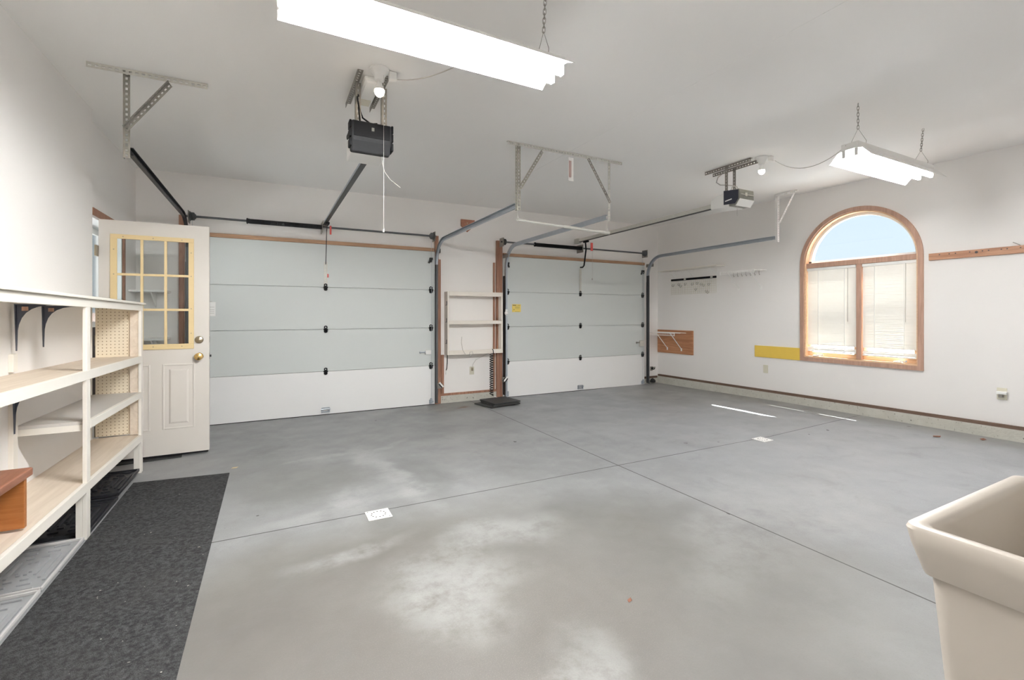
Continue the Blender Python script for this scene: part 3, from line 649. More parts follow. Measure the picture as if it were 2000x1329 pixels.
def opener2():
    x0, x1 = 4.29, 4.53
    r = thing('garage_door_opener', (4.41, 3.3, 2.40), 'pale garage door opener with navy side hung in front of the round-topped window', 'garage door opener', 'garage door openers')
    obj('chassis', MB().prism([(x0+0.01, 3.24, 2.405), (x0+0.01, 3.47, 2.425), (x0+0.01, 3.47, 2.515), (x0+0.01, 3.40, 2.555), (x0+0.01, 3.24, 2.58)], (x1-x0-0.02, 0, 0)), M['white'], r, bevel=0.006)
    m = MB(); m.prism([(x0, 3.115, 2.575), (x0, 3.110, 2.470), (x0, 3.15, 2.412), (x0, 3.235, 2.412), (x0, 3.235, 2.585)], (x1-x0, 0, 0)); obj('light_lens', m, M['oplens'], r, bevel=0.008)
    m = MB(); m.prism([(x0-0.004, 3.122, 2.565), (x0-0.004, 3.122, 2.475), (x0-0.004, 3.16, 2.428), (x0-0.004, 3.295, 2.440), (x0-0.004, 3.295, 2.590)], (0.006, 0, 0)); n_ = obj('side_panel', m, M['navy'], r, bevel=0.002)
    obj('brand_mark', MB().bar((x0-0.0055, 3.275, 2.473), (x0-0.0055, 3.195, 2.483), (0, 0, 1), 0.011, 0.002), M['white'], n_)
    m = MB(); m.box(x0+0.02, x1-0.01, 3.104, 3.112, 2.518, 2.524); m.box(x0+0.09, x0+0.115, 3.100, 3.112, 2.505, 2.54); obj('lens_latch', m, M['galvl'], r)
    m = MB(); m.prism([(x0+0.004, 3.108, 2.472), (x0+0.004, 3.112, 2.46), (x0+0.004, 3.152, 2.405), (x0+0.004, 3.16, 2.41)], (x1-x0-0.008, 0, 0)); obj('lens_rim', m, M['white'], r)
    zc_ = cz(4.45)-0.002
    for x in (4.37, 4.50):
        obj('ceiling_angle', MB().angle_iron((x, 3.04, zc_), (x, 3.60, zc_), (1, 0, 0), (0, 0, -1), 0.036), M['galvd'], r)
        obj('hanger_strap', MB().angle_iron((x, 3.34, zc_-0.01), (x, 3.34, 2.56), (1, 0, 0), (0, -1, 0), 0.034), M['galvd'], r)
    m = MB(); m.bar((4.405, 3.47, 2.485), (4.50, 6.17, 2.487), (0, 0, 1), 0.05, 0.024); obj('rail', m, M['galvl'], r)
    m = MB(); m.bar((4.405, 3.47, 2.457), (4.50, 6.17, 2.459), (0, 0, 1), 0.007, 0.036); obj('rail_edge', m, M['dark'], r)
    obj('header_bracket', MB().box(4.47, 4.53, 6.17, 6.279, 2.44, 2.52), M['galvl'], r)
    obj('trolley', MB().box(4.485, 4.525, 5.95, 6.06, 2.43, 2.455), M['black'], r, bevel=0.004)
    m = MB(); m.tube([(4.505, 6.02, 2.44), (4.575, 6.10, 2.33), (4.60, 6.17, 2.15), (4.60, 6.185, 2.08), (4.575, 6.19, 2.05), (4.53, 6.195, 2.045)], 0.012, 8); obj('door_arm', m, M['black'], r, smooth=True)
    m = MB(); m.box(4.585, 4.628, 5.985, 5.993, 2.30, 2.43); obj('release_tag', m, M['red'], r, label='red release tag')
    m = MB(); m.cyl((4.62, 5.99, 2.30), (4.62, 5.99, 1.86), 0.0018, 5); m.lathe((4.62, 5.99, 1.86), (0, 0, -1), [(0, 0.004), (0.008, 0.011), (0.03, 0.011), (0.035, 0.004)], 8); obj('release_cord', m, M['cord'], r)
    m = MB(); m.tube([(4.52, 3.50, zc_-0.03), (4.42, 3.47, 2.80), (4.37, 3.45, 2.73), (4.37, 3.40, 2.69), (4.42, 3.36, 2.685), (4.50, 3.32, 2.68), (4.50, 3.28, 2.60), (4.44, 3.26, 2.58)], 0.005, 8); m.tube([(4.40, 3.30, 2.58), (4.42, 3.29, 2.65), (4.48, 3.28, 2.66), (4.50, 3.26, 2.60)], 0.004, 6); obj('power_cord', m, M['cord'], r, smooth=True)
    obj('bell_wire', MB().cyl((4.32, 3.16, 2.41), (4.325, 3.16, 2.30), 0.0015, 5), M['cord'], r)
opener2()

# ceiling lampholders
def lampholder(x, y, label, bulbm, chain_z, axis):
    z = cz(x)-0.001; r = thing('lampholder', (x, y, z), label, 'lampholder', 'bulb holders on the ceiling')
    obj('ceiling_base', MB().lathe((x, y, z), (0, 0, -1), [(0, 0.062), (0.012, 0.062), (0.022, 0.05), (0.05, 0.034), (0.075, 0.030), (0.078, 0.026)], 20), M['white'], r, smooth=True)
    obj('bulb_collar', MB().lathe((x, y, z-0.08), (0, 0, -1), [(0, 0.014), (0.02, 0.018), (0.045, 0.029), (0.056, 0.0325), (0.0565, 0.03)], 18), M['white'], r, smooth=True)
    obj('bulb_dome', MB().lathe((x, y, z-0.1367), (0, 0, -1), [(0, 0.030), (0.008, 0.0315), (0.02, 0.030), (0.034, 0.021), (0.042, 0.010), (0.0445, 0.001)], 18), bulbm, r, smooth=True)
    if chain_z:
        obj('pull_chain', MB().cyl((x+0.02, y-0.035, z-0.05), (x+0.02, y-0.035, chain_z), 0.0009, 5).lathe((x+0.02, y-0.035, chain_z), (0, 0, -1), [(0, 0.002), (0.006, 0.005), (0.018, 0.005), (0.022, 0.001)], 8), M['cord'], r)
    obj('outlet_block', MB().box(x+axis[0]-0.025, x+axis[0]+0.025, y+axis[1]-0.018, y+axis[1]+0.018, z-0.055, z-0.001), M['white'], r, bevel=0.006)
    return r
lampholder(0.625, 3.04, 'white ceiling lampholder with lit warm bulb above the black opener', M['bulb'], 1.82, (0.085, 0.0))
lampholder(4.46, 3.0-0.02, 'white ceiling lampholder with pale bulb above the navy-sided opener', M['bulb2'], 0, (0.06, -0.06))
cb = thing('ceiling_outlet', (0.60, 3.36, cz(0.6)), 'white rounded outlet box on the ceiling between the black opener straps', 'outlet box')
obj('ceiling_box', MB().box(0.548, 0.662, 3.14, 3.55, cz(0.6)-0.045, cz(0.6)-0.001), M['white'], cb, bevel=0.02)
obj('socket_face', MB().box(0.565, 0.645, 3.42, 3.52, cz(0.6)-0.049, cz(0.6)-0.046), M['beige'], cb, bevel=0.001)

# ------------------------------------------------------------------ shop lights
def shop_light(xc, yc, zl, label, xch, cord_pts, cord_mat, tubem, hw=0.075, hh=0.05):
    r = thing('shop_light', (xc, yc, zl), label, 'fluorescent light', 'two-tube shop lights')
    hl = 0.61; zt = zl+hw                                  # channel bottom
    obj('housing', MB().box(xc-hl, xc+hl, yc-0.06, yc+0.06, zt, zt+hh), M['fixture'], r, bevel=0.004)
    m = MB()
    for sg in (-1, 1):
        p = [(yc+sg*0.052, zt-0.0005), (yc+sg*0.066, zt+0.003), (yc+sg*0.085, zt-0.004), (yc+sg*0.140, zl+0.006), (yc+sg*0.146, zl), (yc+sg*0.143, zl-0.002), (yc+sg*0.136, zl+0.004), (yc+sg*0.082, zt-0.008), (yc+sg*0.052, zt-0.003)]
        m.prism([(xc-hl+0.004, y, z) for y, z in p], (2*hl-0.008, 0, 0))
    obj('reflector', m, M['fixture'], r)
    for sg in (-1, 1):
        y = yc+sg*0.042; z = zt-0.036
        obj('tube', MB().lathe((xc-hl+0.012, y, z), (1, 0, 0), [(0, 0.012), (0.004, 0.018), (2*hl-0.028, 0.018), (2*hl-0.024, 0.012)], 14), tubem, r, smooth=True)
        for e in (-1, 1):
            xe = xc+e*(hl-0.006)
            obj('socket', MB().box(xe-0.005, xe+0.005, y-0.012, y+0.012, z-0.020, zt), M['white'], r, bevel=0.003)
    for xx, xt in xch:
        zt2 = zt+hh; za = zt2+0.13; zcx = cz(xt)-0.002
        obj('hook_wire', MB().tube([(xx, yc-0.052, zt2-0.004), (xx, yc-0.055, zt2+0.02), (xx+0.3*(xt-xx), yc, za), (xx, yc+0.055, zt2+0.02), (xx, yc+0.052, zt2-0.004)], 0.0016, 5), M['galvd'], r)
        obj('chain', MB().chain((xx+0.3*(xt-xx), yc, za-0.004), (xt, yc, zcx), 0.028, 0.0017), M['galvd'], r)
    if cord_pts: obj('power_cord', MB().tube(cord_pts, 0.0032, 6), cord_mat, r, smooth=True)
    return r
def sag(p0, p1, d, n=14):
    p0, p1 = Vector(p0), Vector(p1)
    return [p0.lerp(p1, i/n) - Vector((0, 0, d*4*(i/n)*(1-i/n))) for i in range(n+1)]
shop_light(0.63, 1.875, 2.425, 'lit two-tube shop light hung nearer the shelving, larger in the photo', ((0.10, 0.10), (1.15, 1.17)), sag((0.742, 3.035, 2.82), (0.9, 1.945, 2.52), 0.05), M['cord'], M['tubeA'], 0.040, 0.03)
shop_light(4.46, 1.875, 2.435, 'lit two-tube shop light on chains in front of the round-topped window', ((3.97, 3.97), (4.97, 5.03)), sag((4.53, 2.885, 2.83), (4.0, 2.0, 2.575), 0.11) + [(3.92, 1.93, 2.57), (3.845, 1.90, 2.545)], M['cord'], M['tubeB'])

# ------------------------------------------------------------------ entry door
def entry():
    r = thing('door_1', (-1.277, 5.0, 0.03), 'open off-white entry door with nine-pane yellow-framed glass', 'door', kind='structure')
    x0, x1, y0, y1, z0, z1 = -1.272, -0.497, 5.0, 5.044, 0.032, 2.068
    gx0, gx1, gz0, gz1 = -1.172, -0.63, 0.985, 1.93
    m = MB(); m.box(x0, x1, y0, y1, z0, gz0); m.box(x0, x1, y0, y1, gz1, z1); m.box(x0, gx0, y0, y1, gz0, gz1); m.box(gx1, x1, y0, y1, gz0, gz1)
    obj('door_leaf', m, M['entry'], r)
    def emb(a, b):
        m = MB(); q = 0.014
        for (p, s, u, v) in ((a, a+q, 0.255, 0.83), (b-q, b, 0.255, 0.83)): m.prism([(p, y0, u), (s, y0-0.007, u+q), (s, y0-0.007, v-q), (p, y0, v)], (0, 0.001, 0)) if False else m.box(p, s, y0-0.006, y0, u, v)
        m.box(a+q, b-q, y0-0.006, y0, 0.255, 0.255+q); m.box(a+q, b-q, y0-0.006, y0, 0.83-q, 0.83)
        m.hexa([(a+0.045, y0, 0.30), (b-0.045, y0, 0.30), (b-0.06, y0-0.007, 0.315), (a+0.06, y0-0.007, 0.315), (a+0.045, y0, 0.785), (b-0.045, y0, 0.785), (b-0.06, y0-0.007, 0.77), (a+0.06, y0-0.007, 0.77)])
        return obj('raised_panel', m, M['entry'], r, bevel=0.003)
    emb(-0.842, -0.605); emb(-1.165, -0.928)
    gx = [-1.196, -0.612]; gz = [0.962, 1.95]; ox = [-1.150, -0.652]; oz = [1.008, 1.912]
    mun = MB(); b = 0.012
    mun.box(gx[0], gx[1], y0-b, y0-0.0005, gz[0], oz[0]); mun.box(gx[0], gx[1], y0-b, y0-0.0005, oz[1], gz[1]); mun.box(gx[0], ox[0], y0-b, y0-0.0005, oz[0], oz[1]); mun.box(ox[1], gx[1], y0-b, y0-0.0005, oz[0], oz[1])
    for q in (1, 2):
        x = ox[0]+(ox[1]-ox[0])*q/3; z = oz[0]+(oz[1]-oz[0])*q/3
        mun.box(x-0.010, x+0.010, y0-0.010, y0+0.004, oz[0], oz[1]); mun.box(ox[0], ox[1], y0-0.0095, y0+0.004, z-0.010, z+0.010)
    g = obj('glazing_frame', mun, M['glaze'], r, bevel=0.002, label='yellowed plastic glazing frame')
    sc = MB()
    for x in (-1.11, -0.905, -0.70): sc.cyl((x, y0-b-0.001, oz[1]+0.018), (x, y0-b+0.002, oz[1]+0.018), 0.005, 8); sc.cyl((x, y0-b-0.001, oz[0]-0.022), (x, y0-b+0.002, oz[0]-0.022), 0.005, 8)
    for z in (1.10, 1.32, 1.61, 1.82): sc.cyl((-0.632, y0-b-0.001, z), (-0.632, y0-b+0.002, z), 0.005, 8); sc.cyl((-1.172, y0-b-0.001, z), (-1.172, y0-b+0.002, z), 0.005, 8)
    obj('screw', sc, M['nickel'], g)
    obj('pane', MB().box(gx0+0.0005, gx1-0.0005, y0+0.018, y0+0.024, gz0+0.0005, gz1-0.0005), M['glass'], r)
    for nm, z, mm in (('deadbolt_turn', 1.04, M['nickel']), ('door_knob', 0.89, M['brass'])):
        pr = [(0, 0.032), (0.006, 0.033), (0.012, 0.026), (0.016, 0.016), (0.03, 0.014), (0.036, 0.026), (0.052, 0.0335), (0.066, 0.03), (0.073, 0.012), (0.074, 0.001)] if nm == 'door_knob' else [(0, 0.033), (0.008, 0.034), (0.02, 0.029), (0.026, 0.012), (0.028, 0.001)]
        obj(nm, MB().lathe((-0.573, y0-0.0005, z), (0, -1, 0), pr, 20), mm, r, smooth=True, label='polished brass knob' if nm == 'door_knob' else None)
        obj('latch_plate', MB().box(x1-0.0005, x1+0.0015, y0+0.01, y0+0.034, z-0.028, z+0.028), M['galvd'], r)
    obj('latch_bolt', MB().box(x1, x1+0.014, y0+0.014, y0+0.03, 0.88, 0.90), M['dark'], r)
    obj('door_sweep', MB().box(x0+0.01, x1-0.01, y0+0.004, y1-0.004, 0.016, 0.0315), M['black'], r)
    for z in (0.3, 1.05, 1.80): obj('hinge', MB().cyl((-1.279, 5.012, z-0.045), (-1.279, 5.012, z+0.045), 0.008, 8).box(-1.287, -1.274, 4.95, 5.012, z-0.045, z+0.045), M['nickel'], r)
entry()
# outer storm door closing the doorway
st = thing('door_4', (XL-0.15, (DY0+DY1)/2, 0.0), 'white glazed storm door seen through the open entry doorway', 'door', kind='structure')
m = MB(); a, b = XL-0.185, XL-0.163
m.box(a, b, DY0, DY0+0.06, 0.03, DH); m.box(a, b, DY1-0.06, DY1, 0.03, DH); m.box(a, b, DY0+0.06, DY1-0.06, DH-0.07, DH); m.box(a, b, DY0+0.06, DY1-0.06, 0.03, 0.35); m.box(a, b, DY0+0.06, DY1-0.06, 1.15, 1.20)
obj('door_frame', m, M['white'], st)
obj('kick_panel', MB().box(a+0.002, a+0.018, DY0+0.058, DY1-0.058, 0.348, 1.152), M['fence'], st)
obj('pane', MB().box(a+0.008, a+0.012, DY0+0.055, DY1-0.055, 1.195, DH-0.065), M['glass'], st)

# corner shelves behind the open door (seen through its glass)
for z, lab in ((1.525, 'white corner shelf seen through the upper door glass'), (1.015, 'white corner shelf seen low through the door glass')):
    cs = thing('corner_shelf', (-1.1, 6.15, z), lab, 'shelf', 'white shelves behind the entry door')
    obj('shelf_board', MB().box(XL+0.001, -0.985, 5.98, YB-0.002, z-0.02, z), M['white'], cs, bevel=0.002)
    obj('bracket', MB().prism([(-1.12, YB-0.002, z-0.021), (-1.12, 6.03, z-0.021), (-1.12, YB-0.002, z-0.18)], (0.012, 0, 0)), M['white'], cs)

# ------------------------------------------------------------------ left shelving unit
XF = -0.915
def shelving():
    r = thing('shelving_unit', (-1.06, 3.0, 0.0), 'cream painted built-in shelving with dark brackets along the left wall', 'shelves')
    def brd(x0, x1, y0, y1, zt0, zt1, th):   # top height at y0 / y1
        return MB().hexa([(x0, y0, zt0-th), (x1, y0, zt0-th), (x1, y1, zt1-th), (x0, y1, zt1-th), (x0, y0, zt0), (x1, y0, zt0), (x1, y1, zt1), (x0, y1, zt1)])
    ya, ye = 0.9, 4.68; xw = XN+0.001
    obj('top_board', brd(xw, XF+0.018, ya, ye+0.015, 1.395, 1.362, 0.016), M['cream'], r, bevel=0.003)
    obj('fascia', brd(XF-0.02, XF, ya, ye, 1.379, 1.345, 0.046), M['cream'], r, bevel=0.002)
    for nm, y0, zt0, zt1, mt in (('middle_shelf', ya, 0.985, 0.934, M['board']), ('half_shelf', 3.425, 0.664, 0.646, M['greyboard']), ('bottom_shelf', ya, 0.352, 0.303, M['board'])):
        o = obj(nm, brd(xw, XF-0.021, y0, ye-0.012, zt0, zt1, 0.02), mt, r)
        obj('front_band', brd(XF-0.02, XF+0.001, y0 if y0 < 3 else 3.46, ye-0.0005, zt0+0.001 if y0 < 3 else 0.663, zt1+0.001, 0.053 if y0 < 3 else 0.046), M['cream'], o, bevel=0.002)
        if y0 > 3: obj('end_cleat', MB().box(xw, XF-0.022, y0-0.006, y0+0.016, zt0-0.052, zt0-0.018), M['cream'], o)
    def post(y0, y1, z0, z1): return obj('post', MB().box(XF-0.05, XF-0.0205, y0+0.001, y1, z0, 0.27).box(XF-0.0205, XF-0.0008, y0, y1, z0, z1), M['cream'], r, bevel=0.002)
    post(3.402, 3.46, 0.0, 1.333); post(4.63, 4.68, 0.0, 1.312); post(1.2, 1.26, 0.0, 1.345)
    obj('end_panel', MB().box(-1.205, XF-0.025, 4.66, 4.667, 0.315, 1.318), M['peg'], r, label='pegboard end panel')
    obj('end_stile', MB().box(XF-0.075, XF-0.022, 4.64, 4.659, 0.31, 1.318), M['board'], r)
    obj('wall_batten', MB().box(xw, xw+0.02, 3.362, 3.408, 0.335, 0.92).box(xw, xw+0.02, 3.362, 3.408, 0.965, 1.06), M['cream'], r)
    for y, z, top in ((3.385, 1.345, 1), (3.78, 1.342, 1), (3.365, 0.908, 0)):
        m = MB(); x = xw+0.021 if y < 3.5 else xw
        h_ = 0.27
        m.prism([(x, y-0.022, z-0.02), (x, y+0.022, z-0.02), (x, y+0.018, z-0.07), (x, y+0.004, z-h_), (x, y-0.004, z-h_), (x, y-0.018, z-0.07)], (0.004, 0, 0))
        m.prism([(x+0.004, y-0.022, z-0.024), (x+0.004, y+0.022, z-0.024), (x+0.06, y+0.018, z-0.024), (x+0.21, y+0.005, z-0.024), (x+0.21, y-0.005, z-0.024), (x+0.06, y-0.018, z-0.024)], (0, 0, 0.004))
        curve = [(x+0.004, y-0.002, z-0.024-h_*0.8)] + [(x+0.004+0.16*(t**2.2), y-0.002, z-0.024-0.2*((1-t)**2.2)) for t in [i/8 for i in range(9)]] + [(x+0.2, y-0.002, z-0.024)]
        m.prism(curve + [(x+0.004, y-0.002, z-0.024)], (0, 0.004, 0))
        b = obj('shelf_bracket', m, M['slate'], r, label='dark steel shelf bracket')
        if top: obj('bracket_label', MB().box(x+0.030, x+0.056, y-0.0235, y-0.0225, z-0.056, z-0.034), M['casing'], b)
shelving()

st = thing('wooden_stool', (-1.06, 2.45, 0.34), 'orange-brown wooden step stool standing on the bottom shelf', 'stool')
zb = 0.345
obj('stool_top', MB().box(-1.205, -0.935, 2.05, 2.80, 0.556, 0.592), M['stooltop'], st, bevel=0.006)
for y in (2.765, 2.08): obj('leg_panel', MB().box(-1.195, -0.948, y-0.012, y+0.012, zb-(y-2.06)*0.0132+0.0005+0.003, 0.5555), M['stool'], st, bevel=0.002)
obj('stretcher', MB().box(-1.19, -1.17, 2.093, 2.752, 0.45, 0.5555), M['stool'], st)

# ------------------------------------------------------------------ floor things
q = MB()
def mesh_slab(pts, th):
    return MB().hexa([(x, y, 0.0008) for x, y in pts] + [(x, y, th) for x, y in pts])
rn = obj('runner_mat', mesh_slab([(-0.912, 0.3), (-0.29, 0.3), (-0.29, 4.285), (-0.912, 4.365)], 0.008), M['carpet'], bevel=0.002)
tag(rn, 'long charcoal carpet runner lying along the shelving', 'mat')

def boot_tray(y0, y1, mat, z, label, x0=-1.205, x1=-0.925):
    r = thing('boot_tray', ((x0+x1)/2, (y0+y1)/2, z), label, 'boot tray', 'plastic boot trays under the shelving')
    e = 0.010
    m = MB(); m.box(x0, x1, y0, y1, z, z+0.004)
    obj('tray_floor', m, mat, r)
    m = MB()
    m.box(x0, x0+e, y0, y1, z+0.004, z+0.02); m.box(x1-e, x1, y0, y1, z+0.004, z+0.02); m.box(x0+e, x1-e, y0, y0+e, z+0.004, z+0.02); m.box(x0+e, x1-e, y1-e, y1, z+0.004, z+0.02)
    obj('rim', m, M['gtrayrim'] if mat is M['gtray'] else mat, r, bevel=0.003)
    m = MB()
    xc, yc = (x0+x1)/2, (y0+y1)/2; w, l = (x1-x0)/2-0.03, (y1-y0)/2-0.04
    for k in range(4):
        a, b = w*(1-k*0.26), l*(1-k*0.24)
        if a < 0.012: break
        t = 0.006
        for sg in (-1, 1):
            m.box(xc+sg*a-t, xc+sg*a+t, yc-b*0.72, yc+b*0.72, z+0.004, z+0.0125)
            for s2 in (-1, 1):
                m.box(xc+s2*a*0.55-a*0.3, xc+s2*a*0.55+a*0.3, yc+sg*b-t, yc+sg*b+t, z+0.004, z+0.0125)
    obj('rib', m, mat, r, bevel=0.0015)
    return r
M['gtrayrim'] = paint('pale_tray_rim', (0.62, 0.61, 0.60), 0.4, var=0.05, scale=20)
boot_tray(4.06, 4.62, M['tray'], 0.022, 'black ribbed boot tray nearest the entry door, lapped over the next', x1=-0.925)
boot_tray(3.468, 4.045, M['tray'], 0.001, 'black ribbed boot tray beside the gray ones under the shelving')
boot_tray(2.862, 3.398, M['gtray'], 0.001, 'gray ribbed boot tray lying next to the black ones')
boot_tray(2.27, 2.845, M['gtray'], 0.001, 'gray ribbed boot tray under the stool end of the shelving')
dm = obj('threshold_mat', mesh_slab([(-1.24, 4.93), (-0.70, 4.97), (-0.715, 5.12), (-1.25, 5.12)], 0.010), M['rubber'])
tag(dm, 'dark rubber strip on the floor under the open entry door', 'mat')

def drain(x, y, label):
    r = thing('floor_drain', (x, y, 0.0), label, 'floor drain', 'white floor drain covers')
    z0, z1 = 0.0006, 0.006; z0 += fz(x, y); z1 += fz(x, y)
    obj('cover', MB().box(x-0.073, x+0.073, y-0.07, y+0.07, z0, z1), M['white'], r, bevel=0.002)
    m = MB()
    for i in range(12):
        a = 2*PI*i/12; m.cyl((x+0.043*math.cos(a), y+0.043*math.sin(a), z1-0.001), (x+0.043*math.cos(a), y+0.043*math.sin(a), z1+0.0006), 0.0052, 8)
    for sx in (-1, 1): m.cyl((x+sx*0.058, y-sx*0.056, z1-0.001), (x+sx*0.058, y-sx*0.056, z1+0.0006), 0.004, 8)
    obj('grate', m, M['ink'], r)
drain(0.604, 2.965, 'square white drain cover nearest the charcoal runner')
drain(4.405, 2.935, 'square white drain cover out toward the round-topped window')

def mat_square(cx, cy, w, d, z, rot, label):
    c_, s_ = math.cos(rot), math.sin(rot)
    pts = [(cx+u*w/2*c_-v*d/2*s_, cy+u*w/2*s_+v*d/2*c_) for u, v in ((-1, -1), (1, -1), (1, 1), (-1, 1))]
    o = obj('rubber_mat', MB().hexa([(x, y, z) for x, y in pts] + [(x, y, z+0.018) for x, y in pts]), M['rubber'], bevel=0.003)
    tag(o, label, 'mat', 'black rubber mats stacked below the wall cabinet')
mat_square(2.79, 5.83, 0.42, 0.40, 0.001, 0.22, 'black rubber mat, bottom one of the stack below the wall cabinet')
mat_square(2.865, 5.81, 0.42, 0.40, 0.0205, 0.03, 'black rubber mat, middle one of the stack below the wall cabinet')
mat_square(2.875, 5.84, 0.43, 0.40, 0.040, 0.12, 'black rubber mat, topmost of the stack below the wall cabinet')

def leaf(x, y, s, rot, mat, label, cat):
    z = fz(x, y)+0.001; m = MB(); c_, s_ = math.cos(rot), math.sin(rot)
    P_ = [(-1, 0, 0.1), (-0.4, 0.5, 0.45), (0.3, 0.42, 0.2), (1, 0.05, 0.5), (0.25, -0.5, 0.15), (-0.45, -0.35, 0.35)]
    top = [(x+s*(a*c_-b*s_), y+s*(a*s_+b*c_), z+s*0.35*h) for a, b, h in P_]
    n = len(m.v); m.v += top + [(a, b, max(z, h-0.0008)) for a, b, h in top] ; k = 6
    m.f += [tuple(range(n, n+k)), tuple(range(n+2*k-1, n+k-1, -1))] + [(n+j, n+(j+1) % k, n+k+(j+1) % k, n+k+j) for j in range(k)]
    tag(obj('dry_leaf' if cat == 'leaf' else 'wood_chip', m, mat), label, cat)
leaf(-0.262, 4.42, 0.028, 0.3, M['chip'], 'small pale wood chip just past the runner end', 'wood chip')
leaf(1.41, 1.56, 0.018, 0.6, M['leaf'], 'small reddish leaf scrap on the open floor near the sink', 'leaf')
leaf(5.93, 2.10, 0.045, -0.4, M['leaf'], 'dry brown leaf on the floor just right of below the window', 'leaf')
leaf(6.16, 1.83, 0.045, 0.2, M['leaf'], 'dry brown leaf on the floor below the plugged outlet', 'leaf')

# ------------------------------------------------------------------ between the garage doors
def cabinet():
    x0, x1, y0, y1, z0, z1 = 2.187, 3.055, 6.105, 6.237, 0.698, 1.592
    r = thing('wall_cabinet', ((x0+x1)/2, 6.2, z0), 'open cream wall cabinet with one shelf between the garage doors', 'wall cabinet')
    t = 0.03
    obj('side_board', MB().box(x0, x0+0.012, y0+0.004, y1, z0+0.002, z1-0.002).box(x0, x0+t*0.9, y0, y0+0.02, z0, z1), M['cabinet'], r, bevel=0.002)
    obj('side_board', MB().box(x1-0.012, x1, y0+0.004, y1, z0+0.002, z1-0.002).box(x1-t*0.9, x1, y0, y0+0.02, z0, z1), M['cabinet'], r, bevel=0.002)
    obj('top_board', MB().box(x0+0.028, x1-0.028, y0, y1, z1-0.06, z1), M['cabinet'], r, bevel=0.002)
    obj('shelf_board', MB().box(x0+0.028, x1-0.028, y0, y1, 1.128, 1.178), M['cabinet'], r, bevel=0.002)
    obj('bottom_board', MB().box(x0+0.028, x1-0.028, y0, y0+0.02, z0, z0+0.06).box(x0+0.028, x1-0.028, y0+0.02, y1, z0+0.01, z0+0.028), M['cabinet'], r, bevel=0.002)
    m = MB()
    for z, k in ((1.40, 1), (1.16, 0), (0.86, 1)):
        m.box(x0-0.003, x0, 6.125, 6.14, z, z+0.055); m.box(x0-0.003, x0, 6.13, 6.18, z-0.004, z+0.002)
    obj('side_hook', m, M['track'], r)
cabinet()
def outlet(p, n, label, plug=None):
    """duplex outlet plate at p on a wall whose room side is direction n ('x' or 'y')"""
    x, y, z = p; r = thing('wall_outlet', p, label, 'outlet', 'wall outlets')
    def bx(a0, a1, d0, d1, z0, z1):   # across, depth
        return (MB().box(x-d1, x-d0, y+a0, y+a1, z+z0, z+z1) if n == 'x' else MB().box(x+a0, x+a1, y-d1, y-d0, z+z0, z+z1))
    obj('cover_plate', bx(-0.036, 0.036, 0.0006, 0.006, -0.058, 0.058), M['beige'], r, bevel=0.002)
    for q in (-0.022, 0.022): obj('socket', bx(-0.016, 0.016, 0.0062, 0.0085, q-0.015, q+0.015), M['beige'], r, bevel=0.001)
    if plug == 'box':
        obj('plug_in', bx(-0.045, 0.03, 0.009, 0.055, -0.002, 0.026), M['white'], r, bevel=0.004); obj('plug_prong', bx(-0.014, 0.014, 0.009, 0.045, -0.032, -0.004), M['galvd'], r, bevel=0.003)
    if plug == 'cord':
        obj('plug', bx(-0.012, 0.012, 0.009, 0.03, 0.0, 0.045), M['nickel'], r, bevel=0.004)
        obj('plug_cord', MB().tube([(x, y-0.02, z+0.045), (x+0.01, y-0.03, z+0.10), (x+0.05, y-0.04, z+0.16), (x+0.14, y-0.04, z+0.20), (x+0.26, y-0.03, z+0.245)], 0.003, 6), M['cord'], r, smooth=True)
outlet((2.628, YB, 0.44), 'y', 'beige outlet with a plugged-in cord below the wall cabinet', 'cord')
outlet((XR, 4.18, 0.478), 'x', 'beige outlet on the right wall below the yellow board')
outlet((XR, 1.752, 0.49), 'x', 'beige outlet holding a white plug-in device below the pegged rail', 'box')

m = MB(); pts = [(2.872+0.026*math.cos(i*0.62), 6.11+0.026*math.sin(i*0.62), 0.69-i*0.0033) for i in range(0, 185)]
cc = thing('coiled_cord', (2.872, 6.11, 0.08), 'black coiled cord hanging below the wall cabinet', 'cord')
obj('cord', MB().tube([(2.877, 6.096, 0.76), (2.887, 6.09, 0.745), (2.892, 6.09, 0.70)] + pts + [(2.882, 6.06, 0.075)], 0.006, 6), M['black'], cc, smooth=True)
obj('cord_end', MB().lathe((2.882, 6.06, 0.075), (0.25, -0.6, -0.1), [(0, 0.006), (0.03, 0.008), (0.045, 0.003), (0.07, 0.002)], 8), M['white'], cc)
tag(obj('loose_cord', MB().tube([(2.40, 6.098, 0.95), (2.39, 6.09, 0.87), (2.41, 6.085, 0.76), (2.46, 6.088, 0.69), (2.53, 6.09, 0.665), (2.57, 6.09, 0.70), (2.56, 6.09, 0.735), (2.52, 6.09, 0.73), (2.51, 6.09, 0.68)], 0.0035, 6), M['cord'], smooth=True), 'thin grey cord looped over the cabinet bottom', 'cord')
cd = thing('hanging_cable', (2.205, 6.21, 0.45), 'dark cable with white tip hanging below the left side of the cabinet', 'cable')
obj('cable_cord', MB().tube([(2.235, 6.24, 0.70), (2.232, 6.238, 0.58), (2.225, 6.236, 0.50), (2.215, 6.236, 0.47)], 0.006, 6), M['black'], cd, smooth=True)
obj('cable_tip', MB().cyl((2.215, 6.236, 0.47), (2.215, 6.236, 0.41), 0.009, 8), M['white'], cd)
wb = thing('wall_block', (2.55, YB, 2.56), 'dark stained wood block screwed high on the wall between the garage doors', 'wood block')
obj('block_board', MB().box(2.452, 2.668, YB-0.022, YB-0.001, 2.555, 2.658), M['stooltop'], wb, bevel=0.003)
obj('lower_point', MB().prism([(2.46, YB-0.021, 2.554), (2.55, YB-0.021, 2.475), (2.64, YB-0.021, 2.554)], (0, 0.018, 0)), M['stooltop'], wb)
